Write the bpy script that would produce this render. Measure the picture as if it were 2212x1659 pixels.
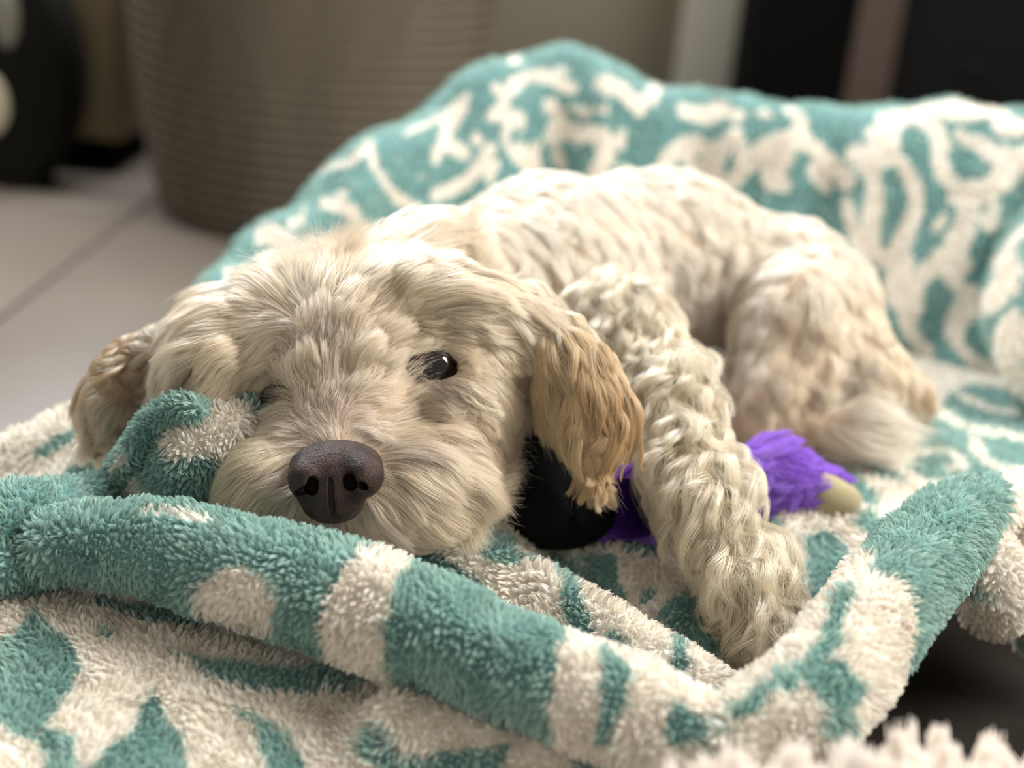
import bpy, math, os
import numpy as np
from mathutils import Vector
from mathutils.bvhtree import BVHTree
from mathutils.kdtree import KDTree

for o in list(bpy.data.objects):
    bpy.data.objects.remove(o)
SC = bpy.context.scene
COL = SC.collection
rng = np.random.default_rng(7)
FUR = float(os.environ.get('FURQ', '1'))          # 1 = full fur

# ------------------------------------------------------------------ camera
W, H, FPX = 2212.0, 1659.0, 3000.0
PITCH, ROLL = math.radians(20), math.radians(6)
C = np.array((0.0, -0.62, 0.48))
_F = np.array((0, math.cos(PITCH), -math.sin(PITCH)))
_R0 = np.array((1.0, 0, 0)); _U0 = np.array((0, math.sin(PITCH), math.cos(PITCH)))
_R = math.cos(ROLL) * _R0 + math.sin(ROLL) * _U0
_U = math.cos(ROLL) * _U0 - math.sin(ROLL) * _R0

cam = bpy.data.cameras.new('camera'); camo = bpy.data.objects.new('camera', cam); COL.objects.link(camo)
from mathutils import Matrix
M = Matrix(((_R[0], _U[0], -_F[0], C[0]), (_R[1], _U[1], -_F[1], C[1]), (_R[2], _U[2], -_F[2], C[2]), (0, 0, 0, 1)))
camo.matrix_world = M
cam.sensor_width = 36.0
cam.lens = 36.0 * FPX / W
cam.clip_start = 0.02; cam.clip_end = 50
cam.dof.use_dof = True
SC.cycles.max_bounces = 8; SC.cycles.transmission_bounces = 7; SC.cycles.diffuse_bounces = 4; SC.cycles.glossy_bounces = 3
cam.dof.focus_distance = 0.645
cam.dof.aperture_fstop = 3.7
SC.camera = camo

# ------------------------------------------------------------------ world, lights, exposure
SC.view_settings.view_transform = 'Standard'; SC.view_settings.look = 'None'
SC.view_settings.gamma = 1.0; SC.view_settings.use_curve_mapping = False
SC.view_settings.exposure = 0.45
wd = bpy.data.worlds.new('room_ambient'); SC.world = wd; wd.use_nodes = True
wd.node_tree.nodes['Background'].inputs[0].default_value = (0.92, 0.865, 0.78, 1)
wd.node_tree.nodes['Background'].inputs[1].default_value = 0.37

def area_light(name, loc, target, sx, sy, power, color):
    l = bpy.data.lights.new(name, 'AREA'); l.shape = 'RECTANGLE'; l.size = sx; l.size_y = sy
    l.energy = power; l.color = color
    o = bpy.data.objects.new(name, l); COL.objects.link(o); o.location = loc
    o.rotation_euler = (Vector(target) - Vector(loc)).to_track_quat('-Z', 'Y').to_euler()
    return o
area_light('window_light_back', (-0.75, 1.45, 1.75), (0.0, 0.1, 0.2), 1.3, 0.9, 64, (0.95, 0.98, 1.0))
area_light('window_light_right', (1.45, 0.05, 1.55), (0.05, -0.05, 0.2), 1.0, 1.0, 54, (1.0, 0.97, 0.91))

# ------------------------------------------------------------------ helpers
def P(px, py, d):
    return C + d * (_F + (px - W / 2) / FPX * _R - (py - H / 2) / FPX * _U)

def PZ(px, py, z):                                  # the point at height z seen in a pixel of the photograph
    v = _F + (px - W / 2) / FPX * _R - (py - H / 2) / FPX * _U
    return C + (z - C[2]) / v[2] * v

def proj(p):
    q = np.asarray(p) - C
    d = q @ _F
    return np.stack([W / 2 + FPX * (q @ _R) / d, H / 2 - FPX * (q @ _U) / d, d], -1)

def nrm(a):
    return a / np.maximum(np.linalg.norm(a, axis=-1, keepdims=True), 1e-12)

def mesh_obj(name, V, F, mats=None, parent=None, smooth=True, attrs=None):
    V = np.asarray(V, np.float32); me = bpy.data.meshes.new(name)
    Fs = [np.asarray(f, np.int32) for f in (F if isinstance(F, list) else [F])]
    Fs = [f for f in Fs if len(f)]
    loops = np.concatenate([f.ravel() for f in Fs])
    tot = np.concatenate([np.full(len(f), f.shape[1], np.int32) for f in Fs])
    st = np.concatenate([[0], np.cumsum(tot)[:-1]]).astype(np.int32)
    me.vertices.add(len(V)); me.vertices.foreach_set('co', V.ravel())
    me.loops.add(len(loops)); me.loops.foreach_set('vertex_index', loops)
    me.polygons.add(len(tot)); me.polygons.foreach_set('loop_start', st); me.polygons.foreach_set('loop_total', tot)
    me.update(calc_edges=True); me.validate()
    if smooth:
        me.polygons.foreach_set('use_smooth', np.ones(len(me.polygons), bool))
    for m in (mats if isinstance(mats, list) else [mats] if mats else []):
        me.materials.append(m)
    for k, v in (attrs or {}).items():
        a = me.attributes.new(k, 'FLOAT', 'POINT'); a.data.foreach_set('value', np.asarray(v, np.float32))
    o = bpy.data.objects.new(name, me); COL.objects.link(o)
    if parent: o.parent = parent
    return o

def tag(o, label=None, cat=None, group=None, kind=None):
    if label: o['label'] = label
    if cat: o['category'] = cat
    if group: o['group'] = group
    if kind: o['kind'] = kind
    return o

def empty(name, loc=(0, 0, 0)):
    o = bpy.data.objects.new(name, None); COL.objects.link(o); o.location = loc
    return o

def catmull(pts, n):
    p = np.asarray(pts, float); k = len(p)
    t = np.linspace(0, k - 1, n); i = np.clip(t.astype(int), 0, k - 2); f = (t - i)[:, None]
    g = lambda j: p[np.clip(j, 0, k - 1)]
    a = np.where((i > 0)[:, None], g(i - 1), 2 * g(i) - g(i + 1)); b = g(i); c = g(i + 1)
    d = np.where((i < k - 2)[:, None], g(i + 2), 2 * c - b)
    return 0.5 * (2 * b + (c - a) * f + (2 * a - 5 * b + 4 * c - d) * f ** 2 + (3 * b - a - 3 * c + d) * f ** 3)

def wob(p, freq, seed, n=7):                         # cheap smooth noise in [-1, 1]
    r = np.random.default_rng(seed); out = 0
    for k in range(n):
        w = nrm(r.normal(size=3)) * freq * r.uniform(0.6, 1.7)
        out = out + np.sin(p @ w + r.uniform(0, 6.28))
    return out / n * 1.6

# ---- materials
def new_mat(name):
    m = bpy.data.materials.new(name); m.use_nodes = True
    nt = m.node_tree; nt.nodes.clear()
    out = nt.nodes.new('ShaderNodeOutputMaterial')
    return m, nt, out

def pbr(name, col, rough=0.7, spec=0.3, noise=None, bump=0.0, bscale=60, sheen=0.0):
    m, nt, out = new_mat(name); N = nt.nodes.new; L = nt.links.new
    b = N('ShaderNodeBsdfPrincipled'); L(b.outputs[0], out.inputs[0])
    b.inputs['Base Color'].default_value = (*col, 1); b.inputs['Roughness'].default_value = rough
    b.inputs['Specular IOR Level'].default_value = spec
    b.inputs['Sheen Weight'].default_value = sheen
    tc = N('ShaderNodeTexCoord')
    if noise:
        sc, amt = noise
        n = N('ShaderNodeTexNoise'); n.inputs['Scale'].default_value = sc; n.inputs['Detail'].default_value = 5
        L(tc.outputs['Object'], n.inputs['Vector'])
        r = N('ShaderNodeMix'); r.data_type = 'RGBA'
        r.inputs[6].default_value = (*[c * (1 - amt) for c in col], 1); r.inputs[7].default_value = (*[min(1, c * (1 + amt)) for c in col], 1)
        L(n.outputs[0], r.inputs[0]); L(r.outputs[2], b.inputs['Base Color'])
    if bump:
        n2 = N('ShaderNodeTexNoise'); n2.inputs['Scale'].default_value = bscale; n2.inputs['Detail'].default_value = 4
        L(tc.outputs['Object'], n2.inputs['Vector'])
        bp = N('ShaderNodeBump'); bp.inputs['Strength'].default_value = bump; bp.inputs['Distance'].default_value = 0.002
        L(n2.outputs[0], bp.inputs['Height']); L(bp.outputs[0], b.inputs['Normal'])
    return m

def hair_mat(name, rough=0.35, rrough=0.45, coat=0.0, mix=0.0):
    m, nt, out = new_mat(name); N = nt.nodes.new; L = nt.links.new
    at = N('ShaderNodeAttribute'); at.attribute_name = 'hair_color'; at.attribute_type = 'GEOMETRY'
    h = N('ShaderNodeBsdfHairPrincipled'); h.parametrization = 'COLOR'
    L(at.outputs['Color'], h.inputs['Color'])
    h.inputs['Roughness'].default_value = rough; h.inputs['Radial Roughness'].default_value = rrough
    h.inputs['Coat'].default_value = coat; h.inputs['IOR'].default_value = 1.45
    h.inputs['Random Roughness'].default_value = 0.2
    if mix > 0:
        d = N('ShaderNodeBsdfDiffuse'); L(at.outputs['Color'], d.inputs[0])
        mx = N('ShaderNodeMixShader'); mx.inputs[0].default_value = mix
        L(h.outputs[0], mx.inputs[1]); L(d.outputs[0], mx.inputs[2]); L(mx.outputs[0], out.inputs[0])
    else:
        L(h.outputs[0], out.inputs[0])
    return m

def pile_mat(name, trans=0.3):
    m, nt, out = new_mat(name); N = nt.nodes.new; L = nt.links.new
    at = N('ShaderNodeAttribute'); at.attribute_name = 'hair_color'; at.attribute_type = 'GEOMETRY'
    d = N('ShaderNodeBsdfDiffuse'); L(at.outputs['Color'], d.inputs[0])
    t = N('ShaderNodeBsdfTranslucent'); L(at.outputs['Color'], t.inputs[0])
    mx = N('ShaderNodeMixShader'); mx.inputs[0].default_value = trans
    L(d.outputs[0], mx.inputs[1]); L(t.outputs[0], mx.inputs[2])
    h = N('ShaderNodeBsdfHair'); h.component = 'Reflection'; h.inputs['RoughnessU'].default_value = 0.4; h.inputs['RoughnessV'].default_value = 0.7
    m2 = N('ShaderNodeMixShader'); m2.inputs[0].default_value = 0.06
    L(mx.outputs[0], m2.inputs[1]); L(h.outputs[0], m2.inputs[2]); L(m2.outputs[0], out.inputs[0])
    return m

# ---- signed distance shapes
def s_cone(p1, r1, p2, r2):
    p1 = np.asarray(p1, np.float32); p2 = np.asarray(p2, np.float32); ba = p2 - p1; l2 = float(ba @ ba)
    def f(p):
        h = np.clip(((p - p1) @ ba) / l2, 0, 1)
        return np.linalg.norm(p - p1 - h[:, None] * ba, axis=1) - (r1 + (r2 - r1) * h)
    return f

def s_ell(c, ax, r):                                 # ax: 3 unit rows, r: 3 radii
    c = np.asarray(c, np.float32); ax = np.asarray(ax, np.float32); r = np.asarray(r, np.float32)
    def f(p):
        q = (p - c) @ ax.T
        k0 = np.linalg.norm(q / r, axis=1); k1 = np.linalg.norm(q / (r * r), axis=1)
        return k0 * (k0 - 1) / np.maximum(k1, 1e-6)
    return f

def view_axes(rot=0.0, yaw=0.0, tilt=0.0):           # rot: clockwise in the picture; yaw: right side turned away; tilt: top turned away
    c, s = math.cos(math.radians(rot)), math.sin(math.radians(rot))
    a = _R * c - _U * s; b = _U * c + _R * s; f = _F
    y = math.radians(yaw); a, f = a * math.cos(y) + f * math.sin(y), f * math.cos(y) - a * math.sin(y)
    t = math.radians(tilt); b, f = b * math.cos(t) + f * math.sin(t), f * math.cos(t) - b * math.sin(t)
    return np.array([a, b, f])

def E(px, py, d, rx, ry, rz, rot=0, yaw=0, tilt=0):
    return s_ell(P(px, py, d), view_axes(rot, yaw, tilt), (rx * d / FPX, ry * d / FPX, rz))

def K(a, b):                                         # (px,py,d,rpx)
    return s_cone(P(*a[:3]), a[3] * a[2] / FPX, P(*b[:3]), b[3] * b[2] / FPX)

def smin(a, b, k):
    h = np.clip(0.5 + 0.5 * (b - a) / k, 0, 1)
    return b + (a - b) * h - k * h * (1 - h)

def field(prims):
    def f(p):
        d = None
        for kind, fn, k in prims:
            v = fn(p)
            if d is None: d = v
            elif kind == '-': d = -smin(-d, v, k)
            else: d = smin(d, v, k)
        return d
    return f

def surface_nets(f, lo, hi, h, newton=2):
    lo = np.asarray(lo, np.float32); hi = np.asarray(hi, np.float32)
    n = np.ceil((hi - lo) / h).astype(int) + 1
    xs = [lo[i] + h * np.arange(n[i], dtype=np.float32) for i in range(3)]
    v = np.empty(n, np.float32)
    for i in range(0, n[0], 8):
        g = np.stack(np.meshgrid(xs[0][i:i + 8], xs[1], xs[2], indexing='ij'), -1)
        v[i:i + 8] = f(g.reshape(-1, 3)).reshape(g.shape[:3])
    s = v < 0
    cs = sum(s[a:n[0] - 1 + a, b:n[1] - 1 + b, c:n[2] - 1 + c].astype(np.int8) for a in (0, 1) for b in (0, 1) for c in (0, 1))
    act = (cs > 0) & (cs < 8)
    idx = -np.ones(act.shape, np.int32); ai = np.argwhere(act); idx[act] = np.arange(len(ai))
    acc = np.zeros((len(ai), 3)); cnt = np.zeros(len(ai))
    cor = [(a, b, c) for a in (0, 1) for b in (0, 1) for c in (0, 1)]
    for a in cor:
        for ax in range(3):
            if a[ax]: continue
            b = list(a); b[ax] = 1
            va = v[ai[:, 0] + a[0], ai[:, 1] + a[1], ai[:, 2] + a[2]]; vb = v[ai[:, 0] + b[0], ai[:, 1] + b[1], ai[:, 2] + b[2]]
            m = (va < 0) != (vb < 0); t = va / np.where(m, va - vb, 1)
            q = np.array(a, float) + t[:, None] * (np.array(b) - np.array(a))
            acc[m] += q[m]; cnt[m] += 1
    V = lo + h * (ai + acc / cnt[:, None])
    quads = []
    for ax in range(3):
        o1, o2 = [(1, 2), (2, 0), (0, 1)][ax]
        sl0 = [slice(1, n[i] - 1) for i in range(3)]; sl1 = list(sl0)
        sl0[ax] = slice(0, n[ax] - 1); sl1[ax] = slice(1, n[ax])
        a = s[tuple(sl0)]; b = s[tuple(sl1)]
        e = np.argwhere(a != b); base = e.copy(); base[:, o1] += 1; base[:, o2] += 1
        inside = a[tuple(e.T)]
        def cell(d1, d2):
            c = base.copy(); c[:, o1] -= d1; c[:, o2] -= d2
            return idx[c[:, 0], c[:, 1], c[:, 2]]
        q = np.stack([cell(1, 1), cell(0, 1), cell(0, 0), cell(1, 0)], 1)
        q[~inside] = q[~inside][:, ::-1]
        quads.append(q)
    V = V.astype(np.float32)
    for _ in range(newton):
        e = h * 0.4; d0 = f(V)
        g = np.stack([f(V + np.eye(3, dtype=np.float32)[i] * e) - f(V - np.eye(3, dtype=np.float32)[i] * e) for i in range(3)], 1) / (2 * e)
        V = V - (np.clip(d0, -h, h) / np.maximum((g * g).sum(1), 0.2))[:, None] * g
    surface_nets.grid = (v, lo, h)
    return V, np.concatenate(quads)

def vnormals(V, F):
    T = V[F]; fn = np.cross(T[:, 2] - T[:, 0], T[:, 3] - T[:, 1])
    n = np.zeros_like(V)
    for k in range(4): np.add.at(n, F[:, k], fn)
    return nrm(n)

# ------------------------------------------------------------------ materials
CREAM = np.array((0.94, 0.88, 0.80)); TEAL = np.array((0.39, 0.56, 0.51))
m_floor = pbr('pale_wood', (0.14, 0.115, 0.094), 0.45, 0.4, (6, 0.15))
m_wall = pbr('cream_wall_paint', (0.47, 0.435, 0.345), 0.8, 0.2)
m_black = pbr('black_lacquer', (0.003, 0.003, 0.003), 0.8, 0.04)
m_black2 = pbr('black_vinyl', (0.010, 0.0095, 0.008), 0.8, 0.08)
m_brown = pbr('brown_wood', (0.068, 0.047, 0.037), 0.5, 0.3, (9, 0.25))
m_disc = pbr('cream_disc', (0.50, 0.45, 0.32), 0.6)
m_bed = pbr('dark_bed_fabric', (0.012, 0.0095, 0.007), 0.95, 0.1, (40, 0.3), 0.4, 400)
m_basket = pbr('grey_brown_rope', (0.13, 0.108, 0.082), 0.9, 0.1, (14, 0.35), 0.8, 120)
m_skin = pbr('dog_skin', (0.62, 0.50, 0.39), 0.8, 0.1)
m_tan = pbr('toy_tip_felt', (0.34, 0.29, 0.165), 0.95, 0.05, (60, 0.12), 0.5, 900, sheen=0.3)
m_toyblack = pbr('toy_black_cloth', (0.004, 0.004, 0.005), 0.9, 0.1, None, 0.3, 500)
m_purple = pbr('toy_purple_backing', (0.10, 0.03, 0.30), 0.9, 0.05)

def blanket_mat():
    m, nt, out = new_mat('teal_and_cream_plush'); N = nt.nodes.new; L = nt.links.new
    at = N('ShaderNodeAttribute'); at.attribute_name = 'teal'
    rp = N('ShaderNodeMapRange'); rp.inputs[1].default_value = 0.35; rp.inputs[2].default_value = 0.65
    L(at.outputs['Fac'], rp.inputs[0])
    mx = N('ShaderNodeMix'); mx.data_type = 'RGBA'
    mx.inputs[6].default_value = (0.72, 0.67, 0.60, 1); mx.inputs[7].default_value = (0.13, 0.275, 0.28, 1); L(rp.outputs[0], mx.inputs[0])
    b = N('ShaderNodeBsdfPrincipled'); b.inputs['Roughness'].default_value = 0.9; b.inputs['Specular IOR Level'].default_value = 0.1
    b.inputs['Sheen Weight'].default_value = 0.35; b.inputs['Sheen Roughness'].default_value = 0.5
    L(mx.outputs[2], b.inputs['Base Color']); L(b.outputs[0], out.inputs[0])
    tc = N('ShaderNodeTexCoord'); n2 = N('ShaderNodeTexNoise'); n2.inputs['Scale'].default_value = 330; n2.inputs['Detail'].default_value = 3
    L(tc.outputs['Object'], n2.inputs['Vector'])
    bp = N('ShaderNodeBump'); bp.inputs['Strength'].default_value = 0.6; bp.inputs['Distance'].default_value = 0.003
    L(n2.outputs[0], bp.inputs['Height']); L(bp.outputs[0], b.inputs['Normal'])
    return m
m_blanket = blanket_mat()

# ------------------------------------------------------------------ room
ZB = 0.15                                            # height of the bed's surface
def box(name, lo, hi, m, parent=None, bev=0.0):
    lo = np.array(lo, float); hi = np.array(hi, float)
    V = np.array([(x, y, z) for x in (lo[0], hi[0]) for y in (lo[1], hi[1]) for z in (lo[2], hi[2])])
    F = np.array([(0, 1, 3, 2), (4, 6, 7, 5), (0, 4, 5, 1), (2, 3, 7, 6), (0, 2, 6, 4), (1, 5, 7, 3)])
    o = mesh_obj(name, V, F, m, parent, smooth=False)
    if bev:
        b = o.modifiers.new('bevel', 'BEVEL'); b.width = bev; b.segments = 2
    return o

floor = box('floor', (-1.9, -1.6, -0.05), (1.9, 2.45, -0.006), m_floor); tag(floor, kind='structure')
# boards run away from the camera, slightly to the right
ang = math.radians(12)
pm = None
for i in range(-9, 10):
    for j in range(3):
        c = np.array((i * 0.19 - 0.25, -0.9 + j * 1.2 + (i % 3) * 0.3))
        if abs(c[0]) > 1.7 or c[1] > 2.0: continue
        if pm is None:
            o = box('plank', (-0.0925, -0.595, -0.006), (0.0925, 0.595, 0.0), m_floor, floor, 0.002); pm = o
        else:
            o = pm.copy(); COL.objects.link(o)
        o.location = (c[0], c[1], 0)
YW = 2.3
wall = box('wall_back', (-1.9, YW, 0), (1.9, YW + 0.1, 2.4), m_wall); tag(wall, kind='structure')

def PY(px, py, y):
    v = _F + (px - W / 2) / FPX * _R - (py - H / 2) / FPX * _U
    return C + (y - C[1]) / v[1] * v

def ring_surface(profile, n=56, closed=False):       # lathe: profile [(r, z)]
    pr = np.array(profile, float); a = np.linspace(0, 2 * math.pi, n, endpoint=False)
    V = np.stack([pr[:, None, 0] * np.cos(a), pr[:, None, 0] * np.sin(a), np.repeat(pr[:, None, 1], n, 1)], -1).reshape(-1, 3)
    k = len(pr); i = np.arange(k if closed else k - 1)[:, None]; j = np.arange(n)[None]
    F = np.stack([i * n + j, i * n + (j + 1) % n, ((i + 1) % k) * n + (j + 1) % n, ((i + 1) % k) * n + j], -1).reshape(-1, 4)
    return V, F

# cream trim of a door frame on the back wall
t0 = PY(1470, 60, YW)[0]; t1 = PY(1650, 60, YW)[0]
o = box('trim_1', (t0, YW - 0.02, 0), (t1 + 0.02, YW, 2.1), pbr('trim_paint', (0.41, 0.38, 0.305), 0.85, 0.1), None, 0.004); tag(o, kind='structure')

# rope basket
bc = PZ(690, 520, 0); bc = np.array((bc[0] - 0.045, bc[1] + 0.15, 0))
basket = empty('rope_basket', tuple(bc)); tag(basket, 'large round grey-brown coiled rope basket on the floor behind the blanket', 'basket')
cs = np.array([(0.5 * 0.013 * 1.25 * math.cos(t), 0.5 * 0.0165 * 1.1 * math.sin(t)) for t in np.linspace(0, 2 * math.pi, 6, endpoint=False)])
coil_me = {}
for k in range(32):
    z = 0.008 + 0.0165 * k; f = k / 31
    r = 0.195 + 0.055 * math.sin(min(1, f * 1.15) * math.pi / 2) ** 0.8
    V, F = ring_surface([(r + a, b) for a, b in cs], 64, True)
    th = np.arctan2(V[:, 1], V[:, 0]); V[:, :2] *= (1 + 0.004 * np.sin(th * 37 + k))[:, None]
    o = mesh_obj('coil', V, F[:, ::-1], m_basket, basket); o.location = (0, 0, z)
V, F = ring_surface([(0.001, 0.004), (0.19, 0.004), (0.19, 0.012), (0.001, 0.012)], 40); mesh_obj('basket_base', V, F[:, ::-1], m_basket, basket)

def tube_mesh(pts, rad, ns=40, nt=12, caps=True):
    pts = np.asarray(pts, float); c = catmull(np.column_stack([pts, rad]), ns); p, r = c[:, :3], c[:, 3]
    T = nrm(np.gradient(p, axis=0)); up = np.array((0, 0, 1.0)); A = nrm(np.cross(T, up)); A[np.isnan(A)] = 0
    for i in range(1, ns):
        a = A[i - 1] - T[i] * (A[i - 1] @ T[i])
        if np.linalg.norm(a) > 1e-6: A[i] = a / np.linalg.norm(a)
    B = np.cross(T, A); th = np.linspace(0, 2 * math.pi, nt, endpoint=False)
    ring = p[:, None] + r[:, None, None] * (np.cos(th)[None, :, None] * A[:, None] + np.sin(th)[None, :, None] * B[:, None])
    V = ring.reshape(-1, 3); i = np.arange(ns - 1)[:, None]; j = np.arange(nt)[None]
    F = np.stack([i * nt + j, i * nt + (j + 1) % nt, (i + 1) * nt + (j + 1) % nt, (i + 1) * nt + j], -1).reshape(-1, 4)
    if caps:
        V = np.concatenate([V, p[:1], p[-1:]]); n0 = len(V) - 2
        t0 = np.stack([np.full(nt, n0), (np.arange(nt) + 1) % nt, np.arange(nt)], 1)
        b = (ns - 1) * nt; t1 = np.stack([np.full(nt, n0 + 1), b + np.arange(nt), b + (np.arange(nt) + 1) % nt], 1)
        return V, [F, np.concatenate([t0, t1])]
    return V, F

ch = np.array((PY(855, 20, bc[1])[0] - bc[0], 0, 0.52))
fr = -math.sqrt(max(0.0, 0.252 ** 2 - ch[0] ** 2)) - 0.012
hp = [(ch[0] - 0.055, fr + 0.008, 0.49), (ch[0] - 0.048, fr - 0.004, 0.44), (ch[0] - 0.02, fr - 0.008, 0.415), (ch[0] + 0.02, fr - 0.008, 0.415), (ch[0] + 0.048, fr - 0.002, 0.44), (ch[0] + 0.055, fr + 0.012, 0.49)]
V, F = tube_mesh(hp, [0.009] * 6, 28, 8); tag(mesh_obj('handle', V, F, pbr('dark_rope', (0.10, 0.085, 0.07), 0.9), basket), 'dark rope loop handle')

# black round-bottomed case with a cream disc
gy = 1.32
def disc_solid(name, cx, cz, rx, rz, y0, y1, m, parent, n=64, bev=0.012):
    a = np.linspace(0, 2 * math.pi, n, endpoint=False)
    rows = [(0.0, y0), (1 - bev / rx, y0), (1, y0 + bev), (1, y1 - bev), (1 - bev / rx, y1), (0.0, y1)]
    V = np.concatenate([np.stack([cx + max(s, 1e-4) * rx * np.cos(a), np.full(n, y), cz + max(s, 1e-4) * rz * np.sin(a)], 1) for s, y in rows])
    i = np.arange(len(rows) - 1)[:, None]; j = np.arange(n)[None]
    F = np.stack([i * n + j, i * n + (j + 1) % n, (i + 1) * n + (j + 1) % n, (i + 1) * n + j], -1).reshape(-1, 4)
    return mesh_obj(name, V, F, m, parent)
gc = PY(-75, 150, gy); ge = PY(170, 165, gy); gb = PY(-20, 455, gy)
case = empty('round_case', (gc[0], gy, 0)); tag(case, 'black round-bodied instrument case with cream disc beside the rope basket', 'case')
disc_solid('case_body', 0, gc[2], ge[0] - gc[0], gc[2] - gb[2], -0.04, 0.05, m_black2, case)
dc = PY(-8, 215, gy); disc_solid('disc', dc[0] - gc[0], dc[2], 0.034, 0.046, -0.052, -0.03, m_disc, case, bev=0.006)
dc = PY(38, 30, gy); disc_solid('clasp', dc[0] - gc[0], dc[2], 0.018, 0.042, -0.05, -0.03, pbr('dull_metal', (0.22, 0.21, 0.17), 0.5), case, bev=0.005)
for s in (-1, 1):
    V, F = tube_mesh([(s * 0.075, 0.0, gb[2] + 0.035), (s * 0.11, -0.02, 0.06), (s * 0.125, -0.03, 0.009)], [0.010, 0.009, 0.012], 14, 8)
    mesh_obj('leg', V, F, m_black, case)
V, F = tube_mesh([(-0.1, 0.02, gb[2] + 0.05), (0, 0.03, gb[2] + 0.02), (0.1, 0.02, gb[2] + 0.05)], [0.012] * 3, 14, 8); mesh_obj('cradle', V, F, m_black, case)
# pale brown cabinet side behind the case
ax0 = PY(-260, 100, 1.43)[0]; ax1 = PY(262, 100, 1.43)[0]
sb = empty('low_sideboard', ((ax0 + ax1) / 2, 1.43, 0)); tag(sb, 'light brown wooden sideboard standing behind the black case', 'sideboard')
m_lb = pbr('light_brown_wood', (0.27, 0.215, 0.13), 0.55, 0.3, (7, 0.2)); hw = (ax1 - ax0) / 2
box('carcass', (-hw, 0, 0.05), (hw, 0.35, 0.62), m_lb, sb, 0.006); box('worktop', (-hw - 0.01, -0.015, 0.62), (hw + 0.01, 0.36, 0.645), m_lb, sb, 0.005)
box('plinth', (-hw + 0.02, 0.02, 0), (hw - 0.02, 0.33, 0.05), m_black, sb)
for s in (-1, 1):
    d = box('door', (s * hw / 2 - hw / 2 + 0.006, -0.016, 0.06), (s * hw / 2 + hw / 2 - 0.006, 0.0, 0.61), m_lb, sb, 0.004)
    box('knob', (s * 0.03 - 0.008, -0.034, 0.4), (s * 0.03 + 0.008, -0.016, 0.42), m_black, d, 0.004)

# black cabinet with a brown upright
cy = 1.95; cx0 = PY(1637, 100, cy)[0]; p0 = PY(1842, 100, cy)[0]; p1 = PY(1935, 100, cy)[0]; cx1 = cx0 + 1.0
cab = empty('black_cabinet', ((cx0 + cx1) / 2, cy, 0)); tag(cab, 'tall black cabinet with a brown wooden upright, in front of the back wall', 'cabinet'); mx = (cx0 + cx1) / 2
box('carcass', (cx0 - mx, 0.02, 0), (cx1 - mx, 0.33, 1.25), m_black, cab, 0.004)
box('door', (cx0 - mx + 0.004, 0.0, 0.04), (p0 - mx - 0.002, 0.02, 1.24), m_black, cab, 0.003)
o = box('upright', (p0 - mx, -0.012, 0.0), (p1 - mx, 0.02, 1.25), m_brown, cab, 0.003); tag(o, 'brown wooden upright')
d = box('door', (p1 - mx + 0.002, 0.0, 0.04), (cx1 - mx - 0.004, 0.02, 1.24), pbr('black_gloss', (0.006, 0.006, 0.006), 0.6, 0.08), cab, 0.003)
hd = PY(2100, 145, cy)
V, F = ring_surface([(0.001, 0.022), (0.010, 0.02), (0.012, 0.014), (0.006, 0.008), (0.006, 0)], 20)
k = mesh_obj('knob', V[:, [0, 2, 1]] * (1, -1, 1), F, m_black2, d); k.location = (hd[0] - mx, 0.0, hd[2])

# ------------------------------------------------------------------ dog bed under the blanket
bed = empty('dog_bed', (0.05, 0.3, 0)); tag(bed, 'dark brown padded dog bed showing in the gap under the blanket', 'dog bed')
def pad(name, lo, hi, m, parent, r, res=14):
    lo = np.array(lo); hi = np.array(hi); c = (lo + hi) / 2; h = (hi - lo) / 2
    V, F = [], []
    for ax in range(3):
        for s in (-1, 1):
            u = np.linspace(-1, 1, res); g = np.stack(np.meshgrid(u, u, indexing='ij'), -1).reshape(-1, 2)
            q = np.zeros((res * res, 3)); q[:, ax] = s; q[:, (ax + 1) % 3] = g[:, 0]; q[:, (ax + 2) % 3] = g[:, 1] * s
            q = q * h; inn = np.clip(q, -(h - r), h - r); dv = q - inn
            q = inn + nrm(dv) * r
            b = sum(len(v) for v in V); i = np.arange(res - 1)[:, None]; j = np.arange(res - 1)[None]
            F.append(b + np.stack([i * res + j, (i + 1) * res + j, (i + 1) * res + j + 1, i * res + j + 1], -1).reshape(-1, 4)); V.append(q + c)
    return mesh_obj(name, np.concatenate(V), np.concatenate(F), m, parent)
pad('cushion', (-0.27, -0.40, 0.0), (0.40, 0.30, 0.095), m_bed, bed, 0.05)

# ------------------------------------------------------------------ blanket
BV, BF, BU, BP = [], [], [], []                      # vertices, quads, cloth coordinates, piece number
PIECES = []
def add_piece(V, F, UV, base, motifs):
    off = sum(len(v) for v in BV); n = vnormals(V, F)
    PIECES.append(dict(V=V, N=n, UV=UV, base=base, motifs=motifs))
    BV.append(V); BF.append(F + off); BU.append(UV); BP.append(np.full(len(V), len(PIECES) - 1))

def grid_faces(a, b, flip=False, wrap=False):
    i = np.arange(a - 1)[:, None]; j = np.arange(b if wrap else b - 1)[None]
    F = np.stack([i * b + j, (i + 1) * b + j, (i + 1) * b + (j + 1) % b, i * b + (j + 1) % b], -1).reshape(-1, 4)
    return F[:, ::-1] if flip else F

def seg_dist(p, a, b):
    ba = b - a; h = np.clip(((p - a) @ ba) / (ba @ ba), 0, 1)
    return np.linalg.norm(p - a - h[:, None] * ba, axis=1)

def line_dist(p, pts):
    return np.min([seg_dist(p, pts[i], pts[i + 1]) for i in range(len(pts) - 1)], axis=0)

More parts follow.
